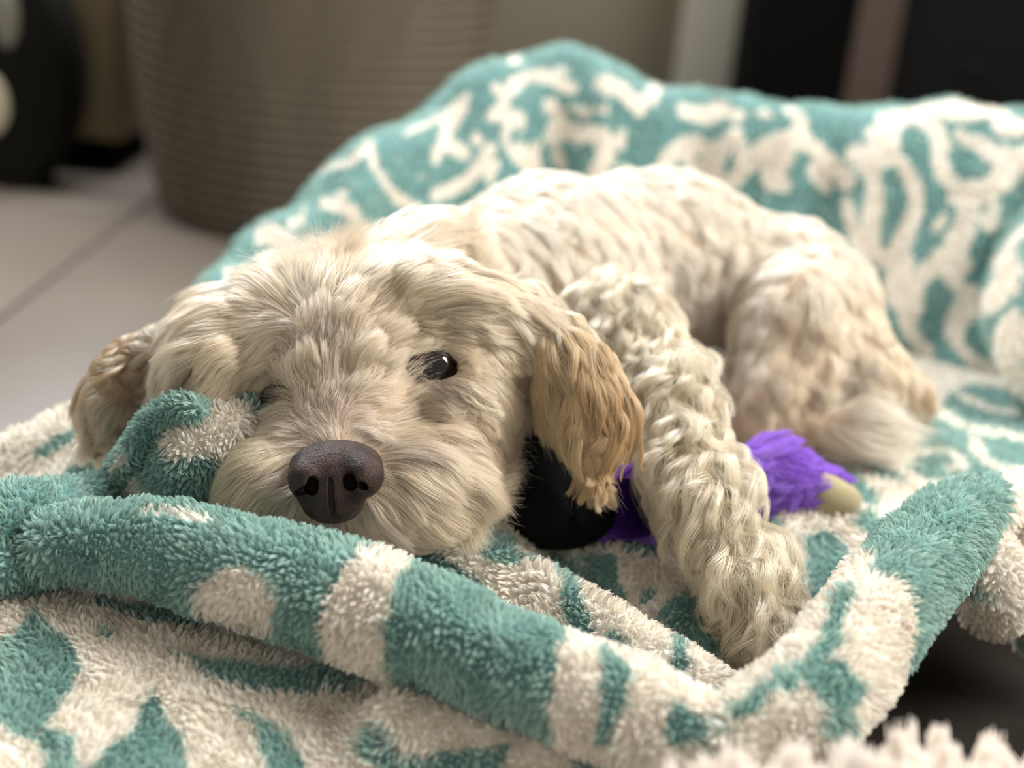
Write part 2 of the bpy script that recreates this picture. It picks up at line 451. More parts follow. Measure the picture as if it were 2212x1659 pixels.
def inside(p, poly):
    x, y = p[:, 0], p[:, 1]; r = np.zeros(len(p), bool); n = len(poly)
    for i in range(n):
        x1, y1 = poly[i]; x2, y2 = poly[(i + 1) % n]
        c = (y1 > y) != (y2 > y)
        r ^= c & (x < (x2 - x1) * (y - y1) / ((y2 - y1) if y2 != y1 else 1e-9) + x1)
    return r

# -- the sheet lying on the bed
px2xy = lambda L, z=ZB: np.array([PZ(a, b, z)[:2] for a, b in L])
ridges = [  # pixels on the bed plane, height, spread
    ([(1000, 1225), (1160, 1285), (1305, 1365), (1405, 1435), (1500, 1495)], 0.016, 0.016),
    ([(1100, 1190), (1200, 1225), (1290, 1290)], 0.005, 0.010),
    ([(1330, 1215), (1420, 1200), (1500, 1250)], 0.006, 0.012),
    ([(700, 1180), (900, 1195), (1060, 1190)], 0.020, 0.02),
    ([(300, 1090), (500, 1120), (700, 1150)], 0.018, 0.02),
    ([(850, 1570), (1050, 1610), (1280, 1670)], 0.022, 0.015),
    ([(-50, 1010), (100, 960), (210, 905)], 0.016, 0.018),
    ([(200, 1010), (240, 980)], 0.012, 0.012),
    ([(1690, 1120), (1850, 1140), (1900, 1180)], 0.012, 0.02),
    ([(500, 1350), (800, 1430), (1000, 1510), (1250, 1610)], -0.008, 0.010),
]
left_edge = px2xy([(-500, 1290), (-150, 1095), (0, 1015), (90, 965), (180, 915), (300, 850), (420, 775), (520, 700)])
def sheet_z(p):
    z = np.full(len(p), ZB) + 0.003 * wob(np.column_stack([p, 0 * p[:, 0]]), 40, 3)
    for pts, h, s in ridges:
        z += h * np.exp(-(line_dist(p, px2xy(pts)) / s) ** 2)
    z -= 0.012 * np.exp(-(line_dist(p, px2xy([(1180, 1215), (1420, 1330), (1600, 1430), (1680, 1440)])) / 0.014) ** 2)
    f = np.clip((0.02 - p[:, 1]) / 0.25, 0, 1) * (p[:, 1] < px2xy([(700, 1400)])[0, 1] + 0.1)
    z -= 0.016 * np.clip((-0.075 - p[:, 1]) / 0.10, 0, 1.5)
    # left side falls to the floor
    ex = np.interp(p[:, 1], left_edge[:, 1], left_edge[:, 0]); t = np.clip((ex + 0.012 - p[:, 0]) / 0.03, 0, None)
    z -= np.where(t < 1, 0.012 * t * t, 0.012 + 0.12 * np.clip(t - 1, 0, 1.0))
    return np.maximum(z, 0.012)
gx = np.arange(-0.36, 0.62, 0.0028); gyv = np.arange(-0.30, 0.52, 0.0028)
G = np.stack(np.meshgrid(gx, gyv, indexing='ij'), -1).reshape(-1, 2)
SV = np.column_stack([G, sheet_z(G)]); SF = grid_faces(len(gx), len(gyv))
cut = px2xy([(1500, 1720), (1640, 1560), (1760, 1500), (1850, 1400), (1925, 1290), (2010, 1190), (2100, 1130), (2320, 1130), (2700, 1200), (2700, 2400), (1500, 2400)])
ex = np.interp(G[:, 1], left_edge[:, 1], left_edge[:, 0])
bad = inside(G, cut) | (G[:, 0] < ex - 0.045)
SF = SF[~bad[SF].any(1)]

def compact(V, F, *att):
    u, inv = np.unique(F, return_inverse=True)
    return (V[u], inv.reshape(F.shape)) + tuple(a[u] for a in att)
SV, SF = compact(SV, SF)
add_piece(SV, SF, SV[:, :2].copy(), 0, [])
SHEET = 0

def fold(nodes, ns, nt, base, motifs, seed=1, squash=1.0, wr=0.0015, capped=(True, True)):
    pts = np.array([PZ(a, b, z) for a, b, z, r in nodes]); d = (pts - C) @ _F
    rad = np.array([n[3] for n in nodes]) * d / FPX
    c = catmull(np.column_stack([pts, rad]), ns); p, r = c[:, :3], c[:, 3].copy()
    L = np.concatenate([[0], np.cumsum(np.linalg.norm(np.diff(p, axis=0), axis=1))])
    # rounded ends
    q = np.linspace(0, 1, 9)[1:] * math.pi / 2
    T = nrm(np.gradient(p, axis=0))
    P0 = [p[0] - T[0] * r[0] * 0.8 * math.cos(a) for a in q[:-1]] if capped[0] else []
    P1 = [p[-1] + T[-1] * r[-1] * 0.8 * math.cos(a) for a in q[:-1][::-1]] if capped[1] else []
    r0 = [r[0] * math.sin(a) for a in q[:-1]] if capped[0] else []; r1 = [r[-1] * math.sin(a) for a in q[:-1][::-1]] if capped[1] else []
    p = np.array(list(P0) + list(p) + list(P1)); r = np.array(r0 + list(r) + r1); n = len(p)
    T = nrm(np.gradient(p, axis=0)); A = np.zeros_like(p)
    for i in range(n):
        a = np.cross(T[i], (0, 0, 1.0)); A[i] = a / np.linalg.norm(a)
    Bv = np.cross(A, T)                               # up-ish
    th = np.linspace(-math.pi / 2, 1.5 * math.pi, nt)   # seam at the underside
    V = p[:, None] + r[:, None, None] * (np.cos(th)[None, :, None] * A[:, None] + squash * np.sin(th)[None, :, None] * Bv[:, None])
    V = V.reshape(-1, 3); nn = nrm(V - np.repeat(p, nt, 0))
    V = V + nn * (wr * wob(V, 110, seed) + wr * 1.2 * wob(V, 45, seed + 9))[:, None]
    L = np.concatenate([[0], np.cumsum(np.linalg.norm(np.diff(p, axis=0), axis=1))])
    UV = np.stack([np.repeat(L, nt), np.tile(th, n) * np.mean(rad)], 1)
    add_piece(V, grid_faces(n, nt, False), UV, base, motifs)
    return len(PIECES) - 1

fold([(110, 1186, .172, 74), (200, 1178, .176, 90), (350, 1191, .18, 98), (500, 1224, .182, 102), (700, 1278, .182, 110), (900, 1356, .18, 120), (1100, 1436, .178, 118), (1300, 1516, .175, 112), (1450, 1578, .172, 104), (1570, 1626, .17, 92)], 150, 60, 1, [], 11)
ROLL1 = len(PIECES) - 1
fold([(1560, 1625, .172, 86), (1655, 1570, .178, 106), (1765, 1505, .186, 114), (1850, 1405, .192, 114), (1925, 1290, .197, 108), (2005, 1185, .20, 98), (2090, 1118, .197, 78), (2190, 1100, .188, 68), (2330, 1130, .178, 76)], 130, 60, 0, [], 21)
ARM = len(PIECES) - 1
fold([(2095, 1165, .184, 62), (2130, 1235, .172, 88), (2155, 1300, .154, 80)], 40, 40, 0, [], 31); HANG = len(PIECES) - 1
fold([(2205, 1085, .186, 74), (2240, 1180, .174, 100), (2262, 1290, .152, 104), (2275, 1360, .135, 80)], 40, 40, 0, [], 33); HANG2 = len(PIECES) - 1
fold([(-130, 1140, .176, 88), (0, 1130, .178, 88), (70, 1120, .176, 82), (150, 1085, .172, 50), (230, 1060, .166, 34)], 70, 44, 1, [], 41); LEFT1 = len(PIECES) - 1
fold([(-150, 1220, .164, 80), (10, 1220, .165, 66), (80, 1235, .160, 46)], 40, 36, 1, [], 43); LEFT2 = len(PIECES) - 1
fold([(300, 1052, .172, 34), (390, 1005, .190, 80), (450, 955, .205, 92), (530, 925, .208, 88)], 60, 50, 1, [], 51, wr=0.0025); CHEEK = len(PIECES) - 1
fold([(420, 885, .226, 26), (375, 888, .222, 28), (325, 918, .212, 30), (296, 965, .198, 28), (255, 1015, .182, 22)], 60, 24, 1, [], 53, wr=0.001); CHEEKB = len(PIECES) - 1

# -- raised back of the bed under the blanket
ridge = np.array([P(*a) for a in [(440, 660, .97), (490, 575, 1.0), (560, 498, 1.03), (690, 385, 1.08), (770, 318, 1.1), (880, 252, 1.14), (1000, 194, 1.17), (1085, 132, 1.19), (1170, 110, 1.2), (1260, 122, 1.2), (1340, 150, 1.2), (1450, 170, 1.2), (1600, 200, 1.19), (1750, 222, 1.19), (1900, 236, 1.18), (2050, 230, 1.17), (2212, 238, 1.15), (2420, 258, 1.12)]])
base = np.array([PZ(a, b, ZB - 0.004) for a, b in [(420, 790), (470, 760), (560, 735), (690, 705), (790, 690), (900, 680), (1000, 670), (1100, 665), (1200, 665), (1300, 670), (1400, 675), (1500, 685), (1650, 705), (1800, 735), (1950, 775), (2080, 815), (2250, 860), (2420, 905)]])
nu, nv = 330, 90
R_ = catmull(ridge, nu); B_ = catmull(base, nu); aw = R_ - B_; aw[:, 2] = 0; aw = nrm(aw); zz = np.array((0, 0, 1.0))
hgt = (R_[:, 2] - B_[:, 2])[:, None]
rows = np.stack([B_ - aw * 0.03, B_, B_ * 0.72 + R_ * 0.28 - aw * 0.012 * 0, B_ * 0.35 + R_ * 0.65 - aw * 0.015 - zz * 0.01,
                 R_ - aw * 0.036 - zz * np.minimum(0.026, hgt * 0.4), R_, R_ + aw * 0.045 - zz * 0.03, R_ + aw * 0.075 - zz * 0.10, R_ * (1, 1, 0) + aw * 0.085 + zz * 0.02], 0)
RV = np.stack([catmull(rows[:, i], nv) for i in range(nu)], 0).reshape(-1, 3)
RF = grid_faces(nu, nv, False); rn = vnormals(RV, RF)
if (rn.reshape(nu, nv, 3)[nu // 2, 30] @ (C - RV.reshape(nu, nv, 3)[nu // 2, 30])) < 0: RF = RF[:, ::-1]; rn = -rn
su = np.repeat(np.linspace(0, 1, nu), nv)
amp = np.where(su < 0.55, 1.0, 0.6) * 0.010
RV = RV + rn * (amp * wob(RV * (1, 1, 0.35), 75, 61) + 0.006 * wob(RV, 22, 62))[:, None]
arc_u = np.concatenate([[0], np.cumsum(np.linalg.norm(np.diff(R_, axis=0), axis=1))])
vl = RV.reshape(nu, nv, 3); arc_v = np.concatenate([np.zeros((nu, 1)), np.cumsum(np.linalg.norm(np.diff(vl, axis=1), axis=2), axis=1)], 1)
add_piece(RV, RF, np.stack([np.repeat(arc_u, nv), arc_v.ravel()], 1), 1, []); RIM = len(PIECES) - 1
fold([(2330, 440, .25, 120), (2292, 560, .235, 135), (2270, 680, .215, 130), (2300, 800, .19, 110), (2360, 880, .17, 90)], 60, 44, 1, [], 71, wr=0.004); LOBE = len(PIECES) - 1

# -- print on the cloth: motifs drawn in each piece's own cloth coordinates
def to_uv(piece, pts):
    pc = PIECES[piece]; pr = pc.setdefault('proj', proj(pc['V'])); vis = pc.setdefault('vis', ((C - pc['V']) * pc['N']).sum(1) > 0)
    s = np.where(vis)[0]; out = []
    for p in pts:
        d = ((pr[s, :2] - np.array(p)) ** 2).sum(1); k = np.argpartition(d, 4)[:4]; w = 1 / (d[k] + 4)
        out.append((pc['UV'][s[k]] * w[:, None]).sum(0) / w.sum())
    return np.array(out)

def motif(piece, val, pts, kind='poly', w=0):
    PIECES[piece]['motifs'].append((kind, val, to_uv(piece, pts), w))
def poly(piece, val, pts): motif(piece, val, pts)
def stroke(piece, val, pts, w): motif(piece, val, pts, 'stroke', w)
def band(piece, val, pts): motif(piece, val, pts, 'band')   # 4 points: start edge (2), end edge (2), all round the fold

def print_value(piece, UV):
    pc = PIECES[piece]; v = np.full(len(UV), float(pc['base']))
    for kind, val, q, w in pc['motifs']:
        if kind == 'poly': m = inside(UV, q)
        elif kind == 'stroke': m = line_dist(UV, catmull(q, max(8, 5 * len(q)))) < w
        else:
            a0, a1, b0, b1 = q
            su = lambda e0, e1: e0[0] + (UV[:, 1] - e0[1]) * np.clip((e1[0] - e0[0]) / ((e1[1] - e0[1]) if abs(e1[1] - e0[1]) > 1e-4 else 1e-4), -1.2, 1.2)
            m = (UV[:, 0] > su(a0, a1)) & (UV[:, 0] < su(b0, b1))
        v[m] = val
    return v

# front roll (teal, cream patches)
poly(ROLL1, 0, [(440, 1262), (470, 1232), (530, 1222), (585, 1245), (605, 1290), (600, 1350), (560, 1400), (430, 1340)])
band(ROLL1, 0, [(765, 1200), (690, 1360), (880, 1225), (835, 1420)])
band(ROLL1, 0, [(1225, 1360), (1190, 1500), (1560, 1540), (1600, 1700)])
poly(ROLL1, 1, [(1300, 1390), (1365, 1440), (1345, 1530), (1315, 1610), (1280, 1600), (1300, 1520)])
poly(ROLL1, 1, [(1440, 1540), (1470, 1520), (1500, 1545), (1560, 1555), (1570, 1590), (1550, 1620), (1530, 1650), (1510, 1600), (1450, 1610), (1440, 1580)])
# upright arm of the fold
band(ARM, 1, [(1960, 1290), (1840, 1180), (2160, 1000), (2130, 1160)])
poly(ARM, 1, [(1880, 1235), (1910, 1180), (2000, 1080), (2080, 1060), (2150, 1090), (2150, 1140), (2100, 1210), (2060, 1260), (2020, 1300), (1960, 1270), (1900, 1245)])
poly(ARM, 1, [(1780, 1440), (1800, 1425), (1835, 1440), (1870, 1500), (1830, 1530), (1830, 1590), (1770, 1560), (1780, 1510), (1730, 1475)])
poly(ARM, 1, [(1985, 1400), (2010, 1360), (1990, 1450), (1940, 1560), (1920, 1530), (1955, 1450)])
poly(ARM, 1, [(1800, 1580), (1850, 1560), (1860, 1640), (1790, 1640)])
stroke(ARM, 1, [(1640, 1500), (1690, 1480), (1740, 1450), (1790, 1370), (1830, 1280)], 0.0035)
stroke(ARM, 1, [(1600, 1540), (1650, 1500)], 0.003)
poly(HANG, 1, [(2080, 1250), (2110, 1260), (2120, 1290), (2090, 1290)])
poly(HANG2, 1, [(2190, 1330), (2230, 1320), (2290, 1500), (2180, 1400)])
# left layers and cheek fold
stroke(CHEEK, 0, [(385, 935), (430, 905), (490, 895), (540, 925)], .0075); stroke(CHEEK, 0, [(420, 960), (470, 975), (520, 985)], .0065)
poly(CHEEK, 0, [(230, 1030), (290, 1010), (330, 1060), (290, 1090), (230, 1060)])
poly(CHEEKB, 0, [(285, 985), (310, 985), (270, 1040), (230, 1040)])
stroke(ROLL1, 0, [(310, 1108), (380, 1114), (450, 1124)], 0.0022)
# sheet: left, middle, right, foreground
S = SHEET
poly(S, 1, [(60, 985), (180, 910), (220, 905), (150, 960), (90, 990)])
poly(S, 1, [(150, 1010), (230, 960), (300, 960), (260, 1010), (200, 1050), (130, 1040)])
poly(S, 1, [(320, 1075), (420, 1085), (620, 1110), (620, 1130), (430, 1125), (300, 1110)])
poly(S, 1, [(870, 1180), (960, 1200), (1040, 1260), (1060, 1310), (1010, 1300), (960, 1250), (880, 1220)])
poly(S, 1, [(1030, 1180), (1060, 1150), (1110, 1160), (1110, 1200), (1060, 1200)])
stroke(S, 1, [(1050, 1190), (1120, 1210), (1190, 1250), (1240, 1310), (1262, 1370)], 0.0038)
stroke(S, 1, [(1190, 1205), (1270, 1245), (1340, 1290)], 0.004)
stroke(S, 1, [(1400, 1340), (1450, 1380), (1465, 1440)], 0.0035)
stroke(S, 1, [(1320, 1380), (1350, 1410)], 0.0022)
poly(S, 1, [(1230, 1200), (1330, 1200), (1330, 1255), (1300, 1250), (1260, 1215)])
poly(S, 1, [(1420, 1330), (1480, 1280), (1520, 1260), (1640, 1400), (1700, 1440), (1640, 1450), (1560, 1430), (1450, 1360)])
poly(S, 1, [(1380, 1290), (1410, 1270), (1420, 1285), (1390, 1310)])
poly(S, 1, [(1345, 1190), (1360, 1165), (1430, 1160), (1430, 1195), (1360, 1205)])
poly(S, 1, [(1740, 1165), (1780, 1145), (1820, 1170), (1850, 1230), (1800, 1290), (1740, 1330), (1740, 1250)])
poly(S, 1, [(1690, 1300), (1800, 1270), (1860, 1200), (1830, 1300), (1760, 1400), (1710, 1400)])
poly(S, 1, [(1660, 1120), (1690, 1125), (1690, 1170), (1660, 1160)])
poly(S, 1, [(1850, 1130), (1880, 1110), (1910, 1140), (1890, 1170)])
poly(S, 1, [(1560, 1490), (1600, 1480), (1640, 1520), (1600, 1560), (1550, 1540)])
# right rear: teal ground with cream scrolls
poly(S, 1, [(1830, 1000), (1900, 930), (2000, 880), (2100, 830), (2400, 860), (2400, 1040), (2150, 1045), (2050, 1050), (1900, 1040)])
stroke(S, 0, [(1925, 1020), (1960, 990), (2010, 975), (2060, 985), (2075, 1010), (2050, 1020)], 0.0045)
stroke(S, 0, [(1950, 1020), (2000, 1045), (2080, 1050)], 0.0055)
stroke(S, 0, [(2010, 860), (2040, 900), (2100, 930), (2212, 950), (2300, 960)], 0.0065)
stroke(S, 0, [(2100, 950), (2130, 1000), (2200, 1030)], 0.005)
stroke(S, 0, [(2080, 860), (2150, 890), (2260, 900)], 0.007)
poly(S, 1, [(1790, 1010), (1840, 1020), (1900, 1080), (1890, 1110), (1850, 1080)])
# foreground sheet
poly(S, 1, [(75, 1315), (110, 1360), (165, 1400), (175, 1460), (140, 1500), (110, 1560), (60, 1600), (0, 1580), (-80, 1560), (-80, 1400), (20, 1380), (55, 1345)])
poly(S, 1, [(205, 1355), (225, 1370), (250, 1365), (240, 1385), (210, 1375)])
poly(S, 1, [(355, 1405), (430, 1420), (540, 1440), (640, 1450), (740, 1450), (820, 1470), (760, 1500), (640, 1500), (520, 1490), (430, 1455)])
poly(S, 1, [(320, 1490), (340, 1510), (355, 1560), (390, 1600), (410, 1700), (180, 1700), (220, 1630), (280, 1590), (305, 1540)])
poly(S, 1, [(510, 1525), (560, 1560), (620, 1600), (650, 1640), (660, 1720), (600, 1720), (560, 1650), (560, 1600)])
poly(S, 1, [(70, 1590), (110, 1580), (160, 1600), (170, 1700), (90, 1700), (100, 1640)])
poly(S, 1, [(200, 1290), (420, 1330), (440, 1360), (330, 1350), (230, 1320)])
poly(S, 1, [(900, 1500), (1000, 1540), (1300, 1640), (1360, 1700), (1250, 1700), (1180, 1610), (980, 1570), (900, 1540)])
stroke(S, 1, [(790, 1610), (840, 1640), (900, 1660), (1000, 1650), (1080, 1640)], 0.003)
# back of the bed: cream on teal
k = RIM
for pts, w in [
    ([(1290, 640), (1440, 560), (1440, 500), (1430, 400), (1445, 340), (1500, 310), (1535, 335), (1520, 365), (1490, 350)], .011),
    ([(1560, 420), (1600, 370), (1640, 330), (1710, 300), (1760, 320), (1800, 360), (1830, 390)], .013),
    ([(1700, 340), (1660, 385), (1690, 400), (1680, 380)], .011), ([(1790, 350), (1760, 375), (1780, 395)], .011),
    ([(1640, 345), (1600, 330), (1590, 290), (1560, 320), (1545, 380)], .010),
    ([(1720, 300), (1730, 265), (1710, 240)], .010), ([(1850, 340), (1880, 370), (1890, 420), (1880, 500), (1900, 560), (1930, 560), (1960, 500), (1980, 450), (1970, 390), (1950, 360)], .011),
    ([(1850, 330), (1890, 340), (1920, 310), (1920, 270), (1960, 250), (2040, 235), (2120, 230)], .014),
    ([(1990, 260), (2030, 290), (2030, 330), (2040, 380), (2090, 415), (2150, 400), (2200, 350), (2260, 300)], .012),
    ([(2080, 300), (2120, 310), (2140, 340), (2180, 330)], .011), ([(2150, 240), (2170, 280), (2200, 270)], .012),
    ([(1960, 560), (1920, 640), (1990, 600), (2050, 550), (2080, 500), (2100, 430)], .012),
    ([(2060, 520), (2080, 560), (2050, 600), (2090, 640)], .011), ([(1980, 640), (1960, 700), (2000, 760)], .012),
    ([(2110, 640), (2060, 720), (2120, 790), (2200, 800)], .012), ([(1830, 440), (1850, 520), (1880, 600)], .009),
    ([(1100, 200), (1130, 170), (1180, 165), (1230, 190)], .011), ([(1120, 260), (1100, 300), (1140, 350), (1150, 380)], .013),
    ([(1230, 280), (1290, 290), (1310, 330), (1290, 370)], .012), ([(1310, 180), (1360, 210), (1380, 230)], .014), ([(1000, 230), (960, 300), (1000, 330)], .010),
    ([(800, 320), (815, 370), (850, 420), (900, 450)], .007), ([(940, 420), (1000, 400), (1040, 350), (1060, 320)], .009), ([(700, 440), (760, 460), (780, 500)], .009),
    ([(560, 510), (620, 520), (660, 560)], .010), ([(490, 590), (540, 580)], .010), ([(700, 380), (760, 350), (800, 310)], .007), ([(880, 290), (960, 250), (1010, 210)], .006),
    ([(1060, 250), (1090, 220), (1070, 190)], .008), ([(1190, 230), (1210, 260), (1190, 300)], .010), ([(1480, 240), (1520, 250), (1560, 230)], .012), ([(1420, 180), (1400, 220)], .010)]:
    stroke(k, 0, pts, w * 0.68)
stroke(LOBE, 0, [(2170, 560), (2180, 620), (2160, 680)], .012); stroke(LOBE, 0, [(2212, 500), (2190, 560)], .010); stroke(LOBE, 0, [(2190, 720), (2170, 780), (2212, 830)], .016)

def blob(piece, val, cx, cy, rx, ry, rot=0):
    a = np.linspace(0, 2 * math.pi, 14, endpoint=False); c_, s_ = math.cos(math.radians(rot)), math.sin(math.radians(rot))
    x, y = rx * np.cos(a), ry * np.sin(a) * (1 + 0.25 * np.cos(a)); poly(piece, val, [(cx + u * c_ - v * s_, cy + u * s_ + v * c_) for u, v in zip(x, y)])
for q in [(1150, 335, 16, 30, 15), (1205, 345, 14, 26, -20), (1255, 240, 26, 12, 30), (1095, 250, 22, 11, -30), (1300, 235, 18, 10, 10), (1060, 370, 14, 28, 30), (945, 330, 12, 26, 20), (905, 365, 12, 24, -25), (862, 335, 10, 22, 10),
          (640, 480, 24, 10, -25), (735, 425, 22, 10, -30), (980, 270, 12, 22, 35), (1030, 300, 12, 20, -15), (1340, 300, 12, 26, 0), (1350, 370, 22, 12, 10), (1460, 430, 12, 22, 20), (1590, 250, 22, 12, -5), (1650, 245, 20, 9, 15), (1210, 150, 20, 8, 15), (1110, 135, 16, 7, -20),
          (1880, 290, 14, 20, 10), (2140, 470, 20, 36, 20), (2030, 480, 12, 26, 35), (1850, 560, 12, 30, 10), (1960, 820, 16, 30, 20), (2060, 430, 14, 20, 0), (590, 540, 18, 10, -20), (520, 610, 20, 9, -35)]:
    blob(RIM, 0, *q)
for q in [(1400, 290, 18, 60, 2), (890, 345, 46, 26, 28), (1110, 290, 10, 22, 20)]:
    blob(RIM, 1, *q)
BVa = np.concatenate(BV); BFa = np.concatenate(BF); BUa = np.concatenate(BU); BPa = np.concatenate(BP)
teal = np.concatenate([print_value(i, pc['UV']) for i, pc in enumerate(PIECES)])
blanket = mesh_obj('blanket', BVa, BFa, m_blanket, attrs={'teal': teal})
tag(blanket, 'teal and cream plush blanket with damask print, draped and rolled over the dog bed', 'blanket')

# ------------------------------------------------------------------ dog
EYE_R = EYE_L = None
head = [
    ('+', E(765, 795, .735, 315, 195, .056, rot=6), .02),
    ('+', E(505, 765, .705, 92, 100, .030, rot=-12), .02),          # left brow fluff
    ('+', E(925, 655, .700, 150, 75, .026, rot=8), .02),             # right brow
    ('+', E(700, 705, .705, 150, 85, .028), .02),                    # forehead
    ('+', E(895, 570, .745, 100, 60, .03, rot=-25), .02),             # topknot
    ('+', K((765, 830, .70, 165), (728, 985, .668, 102)), .02),      # muzzle
    ('+', E(735, 1072, .664, 150, 62, .024), .016),                  # lips and chin
    ('+', E(590, 1040, .672, 75, 95, .024, rot=18), .016),           # left whiskers
    ('+', E(885, 1040, .680, 125, 105, .035, rot=-15), .016),        # right whiskers
    ('+', E(995, 870, .715, 88, 185, .045), .02),                   # right cheek
    ('+', E(480, 850, .715, 70, 110, .03), .016),
    ('+', E(985, 850, .703, 62, 60, .02), .02), ('+', E(1030, 745, .722, 80, 75, .028), .02),                    # left cheek
]
def surf(px, py, f, d=0.5):
    for _ in range(60): d += float(f(P(px, py, d)[None])[0]) * 0.8
    return P(px, py, d)
EYE_R = surf(936, 792, field(head)) + _F * 0.003; EYE_L = surf(600, 852, field(head)) + _F * 0.003
head += [('-', s_ell(EYE_R, view_axes(8), (.0146, .0082, .0125)), .002), ('-', s_ell(EYE_L, view_axes(-20), (.0110, .0078, .0125)), .004)]
ear_r = [
    ('+', E(1112, 685, .722, 55, 62, .012, rot=40, yaw=15), .02),
    ('+', E(1190, 750, .706, 56, 95, .009, rot=-32, yaw=12), .02),
    ('+', E(1250, 825, .694, 60, 105, .008, rot=-20, yaw=10), .02),
    ('+', E(1275, 895, .688, 54, 84, .007, rot=-5, yaw=6), .02),
]
ear_l = [
    ('+', E(375, 765, .735, 75, 55, .014, rot=-30), .012),
    ('+', E(290, 815, .735, 85, 70, .010, rot=-35, yaw=-20), .010),
    ('+', E(235, 870, .725, 52, 62, .009, yaw=-20), .010),
]
leg = [
    ('+', E(1330, 710, .80, 105, 80, .032, rot=30), .03),
    ('+', K((1320, 715, .80, 80), (1440, 840, .750, 62)), .02),
    ('+', K((1440, 835, .750, 64), (1510, 1060, .703, 62)), .012),
    ('+', K((1510, 1060, .703, 62), (1618, 1270, .667, 60)), .012),
    ('+', K((1618, 1270, .667, 60), (1678, 1360, .652, 46)), .01),
    ('+', E(1695, 1374, .647, 34, 38, .014, rot=20), .008),
    ('+', E(1650, 1374, .648, 26, 36, .014), .008),
]
body = [
    ('+', K((930, 650, .79, 150), (1170, 600, .88, 180)), .03),
    ('+', K((1170, 590, .89, 180), (1420, 565, .96, 170)), .03),
    ('+', K((1420, 565, .96, 165), (1640, 620, .985, 150)), .03),
    ('+', E(1230, 690, .87, 140, 160, .05), .03),
    ('+', E(1745, 690, .955, 145, 185, .055, rot=-14), .02),
    ('+', E(1705, 745, .905, 118, 190, .035, rot=6), .012),
    ('+', K((1660, 830, .89, 75), (1640, 930, .895, 52)), .012),
    ('+', K((1840, 800, .92, 105), (1950, 860, .93, 50)), .015),
    ('+', K((1700, 930, .89, 38), (1850, 925, .875, 34)), .012),
]
parts = [('head', head), ('ear_r', ear_r), ('ear_l', ear_l), ('leg', leg), ('body', body)]
dogf = field(sum([p for _, p in parts], [])[0:0] + body + leg + ear_r + ear_l + head)
DV, DF = surface_nets(dogf, (-0.30, -0.14, 0.11), (0.40, 0.48, 0.40), 0.0034)
dgrid, dlo, dh = surface_nets.grid
dgrad = np.stack(np.gradient(dgrid, dh), -1).astype(np.float32)
def skin_lookup(p):                                  # distance to the skin and its direction, from the grid
    q = (p - dlo) / dh; n_ = np.array(dgrid.shape); q = np.clip(q, 0, n_ - 1.001); i = q.astype(int); f = q - i
    d = 0; g = 0
    for a in (0, 1):
        for b in (0, 1):
            for c in (0, 1):
                w = (f[:, 0] if a else 1 - f[:, 0]) * (f[:, 1] if b else 1 - f[:, 1]) * (f[:, 2] if c else 1 - f[:, 2])
                k = (i[:, 0] + a, i[:, 1] + b, i[:, 2] + c)
                d = d + w * dgrid[k]; g = g + w[:, None] * dgrad[k]
    return d, nrm(g)

labs = np.stack([np.min([fn(DV) for k_, fn, _ in pr if k_ == '+'], axis=0) for _, pr in parts], 1)
lab = labs.argmin(1)
dog = mesh_obj('dog', DV, DF, m_skin)
tag(dog, 'fluffy cream dog with tan ears lying curled on the teal blanket, chin on a fold', 'dog')

# nose
NX, NY, ND = 724, 1018, .634
nose_f = field([
    ('+', E(724, 1000, .640, 97, 50, .013, rot=-3), .004),
    ('+', E(668, 1034, .633, 46, 50, .012), .005), ('+', E(784, 1026, .633, 46, 50, .012), .005),
    ('+', E(718, 1040, .633, 40, 60, .010), .005),
    ('+', E(718, 1084, .637, 68, 48, .011), .005),
    ('-', K((676, 1034, .612, 10), (674, 1050, .632, 15)), .0012), ('-', K((674, 1057, .616, 11), (640, 1062, .630, 9)), .0012), ('-', K((674, 1056, .615, 14), (672, 1056, .632, 14)), .001),
    ('-', K((753, 1024, .612, 10), (755, 1042, .632, 15)), .0012), ('-', K((757, 1048, .616, 11), (804, 1050, .630, 9)), .0012), ('-', K((757, 1047, .615, 14), (758, 1046, .632, 14)), .001),
    ('-', K((713, 1038, .6232, 5), (719, 1132, .6275, 8)), .0006),
])
nc = P(NX, 1045, .637)
NV, NF = surface_nets(nose_f, nc - 0.028, nc + 0.028, 0.0006)

def nose_mat():
    m, nt, out = new_mat('dark_brown_nose_leather'); N = nt.nodes.new; L = nt.links.new
    b = N('ShaderNodeBsdfPrincipled'); L(b.outputs[0], out.inputs[0])
    tc = N('ShaderNodeTexCoord'); n = N('ShaderNodeTexNoise'); n.inputs['Scale'].default_value = 130; n.inputs['Detail'].default_value = 4
    L(tc.outputs['Object'], n.inputs['Vector'])
    r = N('ShaderNodeValToRGB'); r.color_ramp.elements[0].position = 0.35; r.color_ramp.elements[0].color = (0.013, 0.007, 0.006, 1)
    r.color_ramp.elements[1].position = 0.68; r.color_ramp.elements[1].color = (0.050, 0.026, 0.021, 1)
    L(n.outputs[0], r.inputs[0]); L(r.outputs[0], b.inputs['Base Color'])
    b.inputs['Roughness'].default_value = 0.52; b.inputs['Specular IOR Level'].default_value = 0.28
    v = N('ShaderNodeTexVoronoi'); v.inputs['Scale'].default_value = 1300; L(tc.outputs['Object'], v.inputs['Vector'])
    bp = N('ShaderNodeBump'); bp.inputs['Strength'].default_value = 0.5; bp.inputs['Distance'].default_value = 0.0006
    L(v.outputs[0], bp.inputs['Height']); L(bp.outputs[0], b.inputs['Normal'])
    return m
nose = tag(mesh_obj('nose', NV, NF, nose_mat(), dog), 'dark brown nose')

